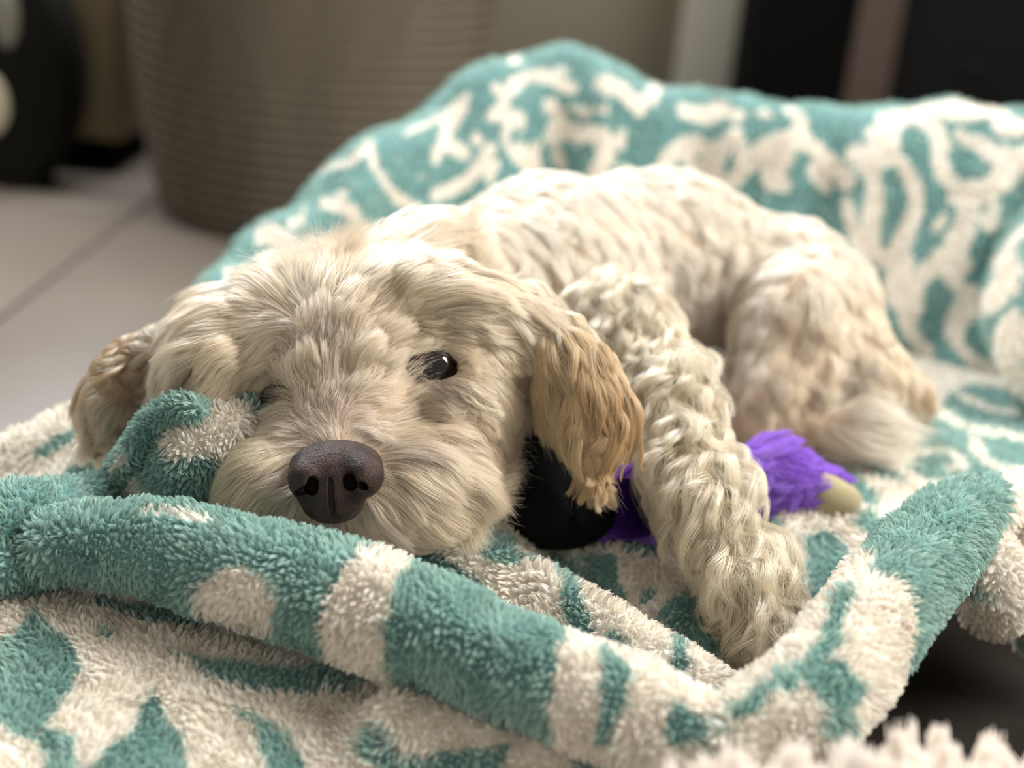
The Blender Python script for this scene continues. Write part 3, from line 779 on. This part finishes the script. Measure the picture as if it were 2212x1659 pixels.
# eyes
def eye_mat():
    m, nt, out = new_mat('dark_brown_eye'); N = nt.nodes.new; L = nt.links.new
    b = N('ShaderNodeBsdfPrincipled'); L(b.outputs[0], out.inputs[0])
    tc = N('ShaderNodeTexCoord'); sp = N('ShaderNodeSeparateXYZ'); L(tc.outputs['Object'], sp.inputs[0])
    r = N('ShaderNodeValToRGB'); el = r.color_ramp.elements
    el[0].position = 0.0; el[0].color = (0.13, 0.095, 0.07, 1); el[1].position = 1.0; el[1].color = (0.004, 0.003, 0.003, 1)
    for p_, c_ in ((0.70, (0.14, 0.105, 0.08, 1)), (0.73, (0.02, 0.012, 0.008, 1)), (0.80, (0.022, 0.012, 0.007, 1)), (0.925, (0.016, 0.009, 0.005, 1)), (0.94, (0.004, 0.003, 0.003, 1))):
        e = el.new(p_); e.color = c_
    mr = N('ShaderNodeMapRange'); mr.inputs[1].default_value = 0; mr.inputs[2].default_value = 0.0120
    L(sp.outputs[2], mr.inputs[0]); L(mr.outputs[0], r.inputs[0]); L(r.outputs[0], b.inputs['Base Color'])
    b.inputs['Roughness'].default_value = 0.06; b.inputs['Specular IOR Level'].default_value = 0.4; b.inputs['Coat Weight'].default_value = 0.5; b.inputs['Coat Roughness'].default_value = 0.02
    return m
m_eye = eye_mat(); m_lid = pbr('dark_eyelid_skin', (0.022, 0.013, 0.010), 0.5, 0.4)
def sphere(r, nu=40, nv=24):
    t = np.linspace(0, math.pi, nv)
    return ring_surface([(max(1e-5, r * math.sin(a)), r * math.cos(a)) for a in t], nu)
V, F = sphere(0.0120)
for c, look, rx, ry, rot in ((EYE_R, -_F * 1.0 + _R * 0.36 - _U * 0.02, .0126, .0064, 10), (EYE_L, -_F - _R * 0.05 - _U * 0.3, .0088, .0052, -25)):
    cc = c + _F * 0.0062
    e = tag(mesh_obj('eye', V, F[:, ::-1], m_eye, dog), 'dark brown eye'); e.location = cc
    e.rotation_euler = Vector(look).to_track_quat('Z', 'Y').to_euler()
    ax = view_axes(rot); a = np.linspace(0, 2 * math.pi, 40)
    ring = c + np.outer(np.cos(a) * rx, ax[0]) + np.outer(np.sin(a) * ry, ax[1]) + np.outer(0.006 - 0.0085 + 0.0065 * (np.cos(a) ** 2), _F)
    vv, ff = tube_mesh(ring, [0.0017] * 40, 90, 10, caps=False)
    tag(mesh_obj('eyelid', vv, ff, m_lid, dog), 'dark eyelid rim')

# ------------------------------------------------------------------ plush toy under the foreleg
toy = empty('plush_toy', tuple(PZ(1500, 1120, ZB))); tag(toy, 'plush toy with black body, purple furry limb and beige tip under the dog foreleg', 'toy')
toyinv = -np.array(toy.location)
tb = field([('+', E(1170, 1010, .755, 110, 140, .035), .02), ('+', E(1160, 860, .765, 60, 110, .03), .02), ('+', E(1225, 1110, .735, 105, 75, .022), .02), ('+', E(1140, 1090, .725, 70, 60, .02), .02),
            ('-', K((1225, 1060, .715, 5), (1235, 1180, .715, 5)), .006)])
c0 = P(1190, 1020, .76); V, F = surface_nets(tb, c0 - (0.055, 0.06, 0.06), c0 + (0.06, 0.06, 0.06), 0.003)
o = mesh_obj('toy_body', V + toyinv, F, m_toyblack, toy); tag(o, 'black cloth body')
PA = [P(1340, 1085, .755), P(1450, 1065, .772), P(1580, 1040, .79), P(1700, 1035, .80), P(1770, 1065, .797)]
purf = field([('+', K((1345, 1105, .716, 72), (1450, 1065, .765, 60)), .01), ('+', K((1450, 1065, .765, 60), (1660, 1030, .795, 58)), .01), ('+', K((1660, 1030, .795, 58), (1760, 1060, .797, 42)), .01)])
c0 = P(1540, 1060, .78); TV, TF = surface_nets(purf, c0 - (0.085, 0.06, 0.05), c0 + (0.085, 0.06, 0.05), 0.0028)
toyarm = mesh_obj('toy_limb', TV + toyinv, TF, m_purple, toy); tag(toyarm, 'purple furry limb')
tipf = field([('+', E(1800, 1075, .792, 62, 42, .012, rot=14), .006), ('+', E(1765, 1060, .794, 44, 44, .012), .008)])
c0 = P(1790, 1072, .793); V, F = surface_nets(tipf, c0 - 0.024, c0 + 0.024, 0.0012)
tag(mesh_obj('toy_tip', V + toyinv, F, m_tan, toy), 'beige felt tip')

# ------------------------------------------------------------------ hair
def make_curves(name, pts, rad, col, m, parent=None):
    n, k = pts.shape[:2]
    cu = bpy.data.hair_curves.new(name); cu.add_curves([k] * n)
    cu.attributes['position'].data.foreach_set('vector', pts.astype(np.float32).ravel()) if 'position' in cu.attributes else cu.points.foreach_set('position', pts.astype(np.float32).ravel())
    a = cu.attributes.get('radius') or cu.attributes.new('radius', 'FLOAT', 'POINT')
    a.data.foreach_set('value', rad.astype(np.float32).ravel())
    a = cu.attributes.new('hair_color', 'FLOAT_COLOR', 'CURVE')
    c4 = np.concatenate([np.clip(col, 0, 1), np.ones((n, 1))], 1).astype(np.float32)
    a.data.foreach_set('color', c4.ravel())
    cu.materials.append(m)
    o = bpy.data.objects.new(name, cu); COL.objects.link(o); o['kind'] = 'stuff'
    if parent:
        o.parent = parent; o.matrix_parent_inverse = Matrix.Translation(parent.location).inverted()
    return o

def sample(V, F, N, wface, count, seed):
    r = np.random.default_rng(seed)
    T = np.concatenate([F[:, [0, 1, 2]], F[:, [0, 2, 3]]]); w = np.concatenate([wface, wface])
    ar = np.linalg.norm(np.cross(V[T[:, 1]] - V[T[:, 0]], V[T[:, 2]] - V[T[:, 0]]), axis=1) * w
    cdf = np.cumsum(ar); k = np.searchsorted(cdf, r.uniform(0, cdf[-1], count)); k = np.minimum(k, len(T) - 1)
    a, b = r.uniform(size=(2, count)); fl = a + b > 1; a[fl], b[fl] = 1 - a[fl], 1 - b[fl]
    bc = np.stack([1 - a - b, a, b], 1)
    p = (V[T[k]] * bc[:, :, None]).sum(1); n = nrm((N[T[k]] * bc[:, :, None]).sum(1))
    return p, n, T[k], bc

def nearest(centers, pts):
    kd = KDTree(len(centers))
    for i, c in enumerate(centers): kd.insert(c, i)
    kd.balance()
    return np.array([kd.find(p)[1] for p in pts])

DN = vnormals(DV, DF)
dpr = proj(DV); dvis = ((C - DV) * DN).sum(1) > 0

def groom(name, region, count, guides, m, K=9, clump=0.0035, cl=0.6, fine=0.0012, cf=0.35, wave=0.0, freq=1.2, grav=0.25, hug=0.35,
          r0=0.00016, jit=0.25, skip=None, seed=1, cvar=0.10, lmul=1.0, stray=0.05, follow=0.8, tw=0.14, lfm=1.0, cjit=0.12, cpow=0.8, eyes=False, clv=0.35):
    r = np.random.default_rng(seed); li = [q[0] for q in parts].index(region)
    vis = np.where(dvis & (lab == li))[0]
    gi = np.array([vis[((dpr[vis, :2] - np.array(g[:2])) ** 2).sum(1).argmin()] for g in guides])
    gp = DV[gi]; gd = np.array([g[2] * _R - g[3] * _U for g in guides]); gd = nrm(gd); gl = np.array([g[4] for g in guides]) * 0.001 * lmul
    glf = np.array([g[5] for g in guides]); gc_ = np.array([g[6] for g in guides])
    fl = (lab[DF] == li).mean(1); fn = nrm(DN[DF].mean(1)); fv = nrm(C - DV[DF].mean(1)); fac = (fn * fv).sum(1)
    wf = fl * (0.18 + 0.82 * np.clip((fac + 0.35) / 0.5, 0, 1))
    p, n, _, _ = sample(DV, DF, DN, wf, int(count * FUR), seed)
    if skip is not None:
        kp = ~skip(p); p, n = p[kp], n[kp]
    N_ = len(p)
    w = 1 / ((((p[:, None] - gp[None]) ** 2).sum(2)) + 3e-5) ** 1.7; w /= w.sum(1, keepdims=True)
    T = w @ gd; L = w @ gl; lf = w @ glf; co = w @ gc_
    T = T + tw * np.stack([wob(p, 90, seed + 1), wob(p, 90, seed + 2), wob(p, 90, seed + 3)], 1)
    T = nrm(T)
    nc_ = max(8, int(min(N_ / 4, (wf * np.linalg.norm(np.cross(DV[DF[:, 2]] - DV[DF[:, 0]], DV[DF[:, 3]] - DV[DF[:, 1]]), axis=1) / 2).sum() / clump ** 2)))
    ci = r.choice(N_, nc_, replace=False); ctr1 = ci[nearest(p[ci], p)]
    lone = r.uniform(size=N_) < stray
    cj = (cjit * r.normal(size=p.shape))[ctr1] * np.where(lone, 0.3, 1)[:, None]
    clf = np.exp(clv * r.normal(size=N_))[ctr1]; cll = r.uniform(0.75, 1.2, N_)[ctr1]; ccol = (cvar * 0.8 * r.normal(size=N_))[ctr1]
    T = nrm(T + cj + jit * r.normal(size=p.shape) * 0.6); T = nrm(T - (T * n).sum(1, keepdims=True) * n * 0.85)
    L = L * r.uniform(0.7, 1.08, N_) * cll
    lf = np.clip(lfm * lf * clf, 0.05, 1.2)
    t = np.linspace(0, 1, K); pts = np.empty((N_, K, 3)); q = p - n * 0.0006; pts[:, 0] = q
    for k in range(1, K):
        tt = (t[k] + t[k - 1]) / 2
        l_ = lf * (1 - tt) ** 1.1 - hug * tt * lf
        ds, nk = skin_lookup(q)
        Tk = nrm(T - (T * nk).sum(1, keepdims=True) * nk * follow)
        d = nrm(Tk + nk * l_[:, None] - np.array((0, 0, 1.0)) * grav * tt)
        q = q + d * (L / (K - 1))[:, None]
        ds, nk = skin_lookup(q); q = q + nk * np.clip(0.0006 - ds, 0, 0.004)[:, None]; pts[:, k] = q
    B = nrm(np.cross(T, n)); ph = r.uniform(0, 6.28, N_)
    for lev, stren, wv in ((0, cl, wave), (1, cf, wave * 0.2)):
        if stren <= 0: continue
        if lev == 0: ctr = ctr1
        else:
            cn = max(8, int(min(N_ / 4, nc_ * (clump / fine) ** 2))); ci = r.choice(N_, cn, replace=False); ctr = ci[nearest(p[ci], p)]
        s = stren * np.where(lone, 0.15, 1.0)[:, None] * t[None] ** cpow
        pts = pts + (pts[ctr] - pts) * s[:, :, None]
        if wv > 0:
            am = wv * r.uniform(0.4, 1.5, N_)[ctr]; fr_ = freq * r.uniform(0.7, 1.35, N_)[ctr]; f0 = ph[ctr] + 0.35 * r.normal(size=N_)
            an = 6.283 * fr_[:, None] * t[None] + f0[:, None]
            en = np.minimum(1, t * 2.2)[None] * am[:, None]
            pts = pts + (np.sin(an) - np.sin(f0)[:, None] * (1 - t)[None])[:, :, None] * en[:, :, None] * B[ctr][:, None] + (0.8 * np.cos(an) * en + 0.3 * en)[:, :, None] * n[ctr][:, None]
    if eyes:
        keep = np.ones(N_, bool)
        for e, ax, rx, ry, leak in ((EYE_R, view_axes(8), .0118, .0062, .05), (EYE_L, view_axes(-20), .0080, .0038, .30)):
            q_ = (pts - e); a_, b_, c_ = q_ @ ax[0], q_ @ ax[1], q_ @ ax[2]
            hit = (((a_ / rx) ** 2 + (b_ / ry) ** 2 < 1) & (c_ < 0.01)).any(1)
            keep &= ~(hit & (r.uniform(size=N_) > leak))
        p, pts, co, ccol, N_ = p[keep], pts[keep], co[keep], ccol[keep], int(keep.sum())
    rad = r0 * r.uniform(0.7, 1.25, N_)[:, None] * (1 - 0.75 * t ** 2)[None]
    co = co * (1 + ccol[:, None] + cvar * 0.7 * r.normal(size=(N_, 1))) * (1 + cvar * 0.6 * wob(p, 160, seed + 6))[:, None]
    return make_curves(name, pts, rad, co, m, dog)

m_fur = hair_mat('cream_dog_hair', 0.4, 0.5, 0, 0.3)
m_wavy = hair_mat('wavy_leg_hair', 0.3, 0.45, 0, 0.25)
m_earhair = hair_mat('tan_ear_hair', 0.33, 0.45, 0, 0.25)
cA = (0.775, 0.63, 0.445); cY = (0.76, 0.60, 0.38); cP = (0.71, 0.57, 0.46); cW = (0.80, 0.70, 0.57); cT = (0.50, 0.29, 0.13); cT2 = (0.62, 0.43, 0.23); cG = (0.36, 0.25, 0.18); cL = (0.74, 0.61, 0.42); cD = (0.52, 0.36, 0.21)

def face_skip(p):
    q = proj(p)
    def ell(cx, cy, rx, ry, rot=0):
        c_, s_ = math.cos(math.radians(rot)), math.sin(math.radians(rot)); x, y = q[:, 0] - cx, q[:, 1] - cy
        return ((x * c_ + y * s_) / rx) ** 2 + ((-x * s_ + y * c_) / ry) ** 2 < 1
    return ell(936, 790, 60, 36, 8) | ell(600, 850, 40, 22, -25) | ell(724, 1008, 92, 50) | ell(718, 1075, 64, 50)

HG = [(g + (.5, cA))[:7] if len(g) == 5 else g for g in [
    (700, 560, 0, -1, 27), (640, 570, -.35, -.9, 27), (760, 540, .15, -1, 26), (560, 590, -.7, -.6, 27), (480, 640, -.95, -.15, 27), (420, 700, -.9, .35, 26), (400, 780, -.7, .7, 26),
    (850, 520, .5, -.75, 25), (900, 470, .7, -.6, 22), (960, 510, .8, -.35, 24), (1020, 570, .85, -.05, 25), (1080, 620, .75, .4, 26),
    (700, 650, -.1, -1, 24), (640, 660, -.6, -.7, 25), (780, 640, .4, -.85, 24), (560, 680, -.9, -.05, 26), (500, 720, -.8, .5, 27), (560, 760, -.5, .8, 22), (460, 800, -.5, .85, 26), (520, 830, -.3, .95, 20),
    (620, 730, -.5, .5, 18), (590, 805, -.4, .9, 13), (640, 790, -.7, .1, 12, .4, cP), (700, 745, -.1, -1, 13, .5, cP), (780, 720, .5, -.8, 13), (860, 680, .85, -.4, 20), (930, 640, .95, -.2, 24), (1000, 640, 1, .05, 26), (1040, 720, .95, .3, 24),
    (930, 715, .9, -.05, 15), (870, 735, .8, -.3, 9), (1000, 770, .9, .45, 13), (1020, 830, .8, .6, 15), (880, 830, .6, -.3, 10, .3, cP), (940, 840, .8, .3, 9, .3, cP),
    (725, 915, 0, -1, 7, .2, cP), (725, 880, 0, -1, 12, .4, cP), (700, 845, -.35, -.9, 19), (760, 840, .4, -.9, 21), (650, 870, -.8, -.45, 20), (820, 870, .75, -.6, 24), (870, 890, .85, -.4, 24), (640, 930, -.95, .2, 20), (830, 930, .95, -.1, 24), (690, 925, -.8, -.2, 9, .25, cP), (770, 925, .8, -.2, 9, .25, cP),
    (600, 975, -.75, .7, 30, .5, cY), (880, 980, .9, .3, 26), (570, 1050, -.55, .85, 33, .5, cY), (520, 1080, -.4, .92, 30, .5, cY), (610, 1020, -.7, .7, 18, .35, cP), (620, 1090, -.55, .8, 18, .35, cP), (650, 1125, -.4, .9, 14, .3, cP), (840, 980, .9, .3, 16, .4, cP), (850, 1050, .8, .5, 22),
    (880, 1060, .75, .55, 28), (940, 1000, .9, .35, 30), (1000, 1050, .8, .5, 22), (920, 1110, .65, .7, 28), (980, 1120, .6, .7, 22), (810, 1120, .45, .85, 22, .4, cP), (740, 1150, .15, 1, 14, .3, cP), (690, 1145, -.15, 1, 12, .3, cP),
    (1020, 850, .7, .65, 20), (1080, 800, .75, .65, 19), (1080, 900, .7, .7, 18), (1060, 980, .8, .5, 19), (1100, 720, .8, .5, 26), (980, 900, .75, .6, 17, .4, cD),
    (480, 900, -.3, .95, 22), (430, 860, -.5, .85, 22), (540, 920, -.4, .9, 16)]]
groom('head_fur', 'head', 170000, HG, m_fur, skip=face_skip, seed=101, clump=0.0095, cl=0.5, fine=0.0022, cf=0.6, wave=0.0016, freq=0.7, grav=0.15, lmul=1.45, eyes=True, cjit=0.08, clv=0.2, r0=0.000095, jit=0.18, follow=0.6, stray=0.12, hug=0.1, lfm=1.25)
EG = [(a, b, c, d, l, .35, co) for a, b, c, d, l, co in [
    (1100, 620, .75, .5, 26, cA), (1130, 680, .6, .75, 32, cA), (1180, 720, .5, .85, 36, cT2), (1230, 740, .55, .8, 34, cT), (1290, 800, .3, .95, 36, cT), (1200, 830, .12, 1, 38, cT2), (1270, 900, 0, 1, 34, cT2), (1220, 930, .08, 1, 34, cT2), (1310, 930, -.12, 1, 30, cT), (1260, 1000, -.05, 1, 20, cT2), (1320, 860, .05, 1, 34, cT)]]
groom('ear_fur', 'ear_r', 42000, EG, m_earhair, K=14, seed=111, clump=0.0065, cl=0.8, fine=0.002, cf=0.5, wave=0.0024, freq=1.1, cjit=0.16, cpow=0.6, cvar=0.14, grav=0.35, jit=0.15, r0=0.0001, lmul=1.3)
LG = [(a, b, c, d, l, .4, co) for a, b, c, d, l, co in [
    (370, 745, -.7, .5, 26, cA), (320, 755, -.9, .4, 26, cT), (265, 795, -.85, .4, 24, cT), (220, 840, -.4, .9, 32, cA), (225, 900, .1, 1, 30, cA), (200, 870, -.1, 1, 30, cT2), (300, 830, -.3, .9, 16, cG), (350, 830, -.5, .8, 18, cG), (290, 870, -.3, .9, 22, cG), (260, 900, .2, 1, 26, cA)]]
groom('ear_fur', 'ear_l', 26000, LG, m_earhair, K=12, seed=121, clump=0.006, cl=0.6, wave=0.0018, freq=1.2, grav=0.35, jit=0.15, r0=0.0001, lmul=1.25, cjit=0.3, cpow=0.6, cvar=0.14)
FG = [(a, b, c, d, l, .5, cL) for a, b, c, d, l in [
    (1330, 680, .5, .7, 28), (1420, 760, .3, .8, 26), (1400, 850, -.3, .9, 25), (1500, 850, .6, .7, 25), (1430, 950, -.1, 1, 27), (1540, 960, .75, .6, 25), (1480, 1050, .1, 1, 29), (1590, 1080, .75, .6, 27), (1540, 1180, .2, 1, 30), (1640, 1190, .8, .5, 28), (1600, 1300, .2, 1, 28), (1690, 1290, .75, .6, 26), (1660, 1380, .3, 1, 20), (1710, 1390, .6, .8, 18), (1570, 1320, 0, 1, 25)]]
groom('leg_fur', 'leg', 52000, FG, m_wavy, K=16, seed=131, clump=0.0056, cl=0.93, fine=0.0016, cf=0.3, wave=0.0046, freq=1.1, grav=0.3, jit=0.2, stray=0.10, lmul=1.5, lfm=0.85, r0=0.0001, cjit=0.3, cpow=0.5, cvar=0.13)
BG = [(a, b, c, d, l, .5, co) for a, b, c, d, l, co in [
    (1000, 480, .7, .3, 26, cW), (1150, 420, .9, .2, 26, cW), (1300, 400, 1, .1, 26, cW), (1450, 410, 1, .2, 26, cW), (1600, 470, .9, .4, 26, cW), (1150, 560, .4, .8, 28, cW), (1300, 560, .5, .8, 28, cW), (1450, 600, .4, .9, 26, cW), (1250, 680, .2, 1, 26, cA),
    (1750, 540, .4, .9, 26, cW), (1650, 600, -.3, .9, 26, cW), (1620, 750, -.2, 1, 26, cW), (1720, 750, .1, 1, 26, cA), (1850, 650, .5, .85, 26, cA), (1930, 800, .6, .8, 28, cA), (1960, 860, .6, .8, 26, cD), (1680, 880, .1, 1, 26, cA), (1720, 900, .2, 1, 16, cD), (1800, 910, .85, .2, 62, cW), (1880, 930, .9, .25, 60, cW), (1830, 860, .8, .4, 36, cW), (1640, 920, -.1, 1, 22, cA)]]
groom('body_fur', 'body', 60000, BG, m_fur, K=8, seed=141, clump=0.010, cl=0.6, cjit=0.25, fine=0.003, cf=0, wave=0.0020, freq=1.0, grav=0.2, r0=0.0002, jit=0.35)

# toy fur
tn = vnormals(TV, TF); p, n, _, _ = sample(TV, TF, tn, np.ones(len(TF)), int(22000 * FUR), 151)
r_ = np.random.default_rng(152); t = np.linspace(0, 1, 7)
T = nrm(nrm(P(1770, 1065, .797) - P(1340, 1085, .755)) * 0.75 + 0.5 * np.stack([wob(p, 160, 153 + i) for i in range(3)], 1) + 0.2 * r_.normal(size=p.shape)); T = nrm(T - (T * n).sum(1, keepdims=True) * n)
L = 0.017 * r_.uniform(0.6, 1.25, len(p)); pts = p[:, None] + (T[:, None] * t[None, :, None] + n[:, None] * (0.75 * t - 0.45 * t * t)[None, :, None]) * L[:, None, None]
ci = r_.choice(len(p), len(p) // 40, replace=False); ctr = ci[nearest(p[ci], p)]; pts = pts + (pts[ctr] - pts) * (0.75 * t)[None, :, None]
make_curves('toy_fur', pts, 0.00022 * (1 - 0.6 * t ** 2)[None] * np.ones((len(p), 1)), np.array((0.32, 0.13, 0.68)) * (1 + 0.15 * r_.normal(size=(len(p), 1))), pile_mat('purple_plush_hair'), toy)

# blanket pile
BN = vnormals(BVa, BFa); fc = BVa[BFa].mean(1); fnn = nrm(BN[BFa].mean(1)); fp = proj(fc); fac = (fnn * nrm(C - fc)).sum(1)
infr = (fp[:, 0] > -450) & (fp[:, 0] < W + 450) & (fp[:, 1] > -100) & (fp[:, 1] < H + 330)
wf = infr * np.clip((0.62 / fp[:, 2]) ** 3, 0.12, 1.3) * np.where(fac > -0.6, 1, 0.12)
wf[BPa[BFa[:, 0]] == RIM] *= 0.8; wf[(BPa[BFa[:, 0]] == CHEEK) | (BPa[BFa[:, 0]] == CHEEKB)] *= 2.2
p, n, tri, bc = sample(BVa, BFa, BN, wf, int(680000 * FUR), 161)
uv = (BUa[tri] * bc[:, :, None]).sum(1); pc_ = BPa[tri[:, 0]]
r_ = np.random.default_rng(162); tv = np.zeros(len(p))
for i in range(len(PIECES)):
    k = pc_ == i
    if k.any(): tv[k] = print_value(i, uv[k] + 0.0009 * r_.normal(size=(k.sum(), 2)) + 0.0022 * np.stack([wob(p[k], 420, 163), wob(p[k], 420, 164)], 1))
t = np.linspace(0, 1, 4); dep = proj(p)[:, 2]
L = 0.0039 * r_.uniform(0.7, 1.15, len(p)) * (1 + 0.25 * wob(p, 200, 165))
lean = np.stack([wob(p, 260, 166 + i) for i in range(3)], 1) * 0.55 + np.stack([wob(p, 70, 176 + i) for i in range(3)], 1) * 0.35 + 0.22 * r_.normal(size=p.shape) - np.array((0, 0, 0.25))
lean = lean - (lean * n).sum(1, keepdims=True) * n
pts = p[:, None] + (n[:, None] * t[None, :, None] + lean[:, None] * (t ** 1.6)[None, :, None]) * L[:, None, None]
ci = r_.choice(len(p), len(p) // 10, replace=False); ctr = ci[nearest(p[ci], p)]
same = (np.linalg.norm(p[ctr] - p, axis=1) < 0.004)
pts = pts + (pts[ctr] - pts) * (0.72 * t ** 0.8)[None, :, None] * same[:, None, None]
col = np.where(tv[:, None] > 0.5, TEAL, CREAM) * (1 + 0.08 * r_.normal(size=(len(p), 1)) + 0.10 * r_.normal(size=len(ci))[np.searchsorted(np.sort(ci), ctr)][:, None])
rad = 0.00016 * np.clip(dep / 0.62, 0.9, 2.2)[:, None] * (1 - 0.55 * t ** 2)[None]
make_curves('pile', pts, rad, col, pile_mat('plush_pile'), blanket)

# shaggy cream throw in the lower right corner
TH = [(1330, 1830, .205, 40), (1480, 1770, .205, 48), (1600, 1728, .203, 52), (1750, 1708, .202, 52), (1950, 1698, .20, 54), (2212, 1686, .198, 58), (2500, 1670, .195, 60)]
pts_ = np.array([PZ(a, b, z) for a, b, z, r in TH]); rr = np.array([q[3] for q in TH]) * ((pts_ - C) @ _F) / FPX
ct = catmull(np.column_stack([pts_, rr]), 60); dwn = np.array((0.02, -1, 0)); dwn /= np.linalg.norm(dwn)
prof = [(0.05, -0.085), (0.012, -0.045), (0.0, -0.012), (0.010, 0.0), (0.03, 0.002), (0.06, -0.006), (0.10, -0.03), (0.13, -0.07)]
SVt = np.stack([ct[:, :3] + dwn * a + np.array((0, 0, 1.0)) * b for a, b in prof], 1)
SVt = np.stack([catmull(SVt[i], 24) for i in range(60)]).reshape(-1, 3); SFt = grid_faces(60, 24)
sn = vnormals(SVt, SFt)
if sn[60 * 12 + 8][2] < 0: SFt = SFt[:, ::-1]; sn = -sn
throw = mesh_obj('shaggy_throw', SVt, SFt, pbr('cream_backing', (0.60, 0.52, 0.45), 0.95, 0.05))
tag(throw, 'shaggy cream long-pile throw edge in front of the teal blanket', 'throw')
p, n, _, _ = sample(SVt, SFt, sn, np.ones(len(SFt)), int(30000 * FUR), 181); r_ = np.random.default_rng(182); t = np.linspace(0, 1, 6)
lean = 0.5 * np.stack([wob(p, 90, 183 + i) for i in range(3)], 1) + 0.15 * r_.normal(size=p.shape)
L = 0.015 * r_.uniform(0.7, 1.15, len(p)); pts = p[:, None] + (n[:, None] * t[None, :, None] + np.array((0, 0, 0.45)) * t[None, :, None] + lean[:, None] * (t ** 1.5)[None, :, None]) * L[:, None, None]
ci = r_.choice(len(p), len(p) // 55, replace=False); ctr = ci[nearest(p[ci], p)]; pts = pts + (pts[ctr] - pts) * (0.62 * t ** 0.8)[None, :, None]
make_curves('shag', pts, 0.0004 * (1 - 0.4 * t ** 2)[None] * np.ones((len(p), 1)), np.array((0.92, 0.86, 0.80)) * (1 + 0.05 * r_.normal(size=(len(p), 1))), pile_mat('cream_shag_yarn'), throw)
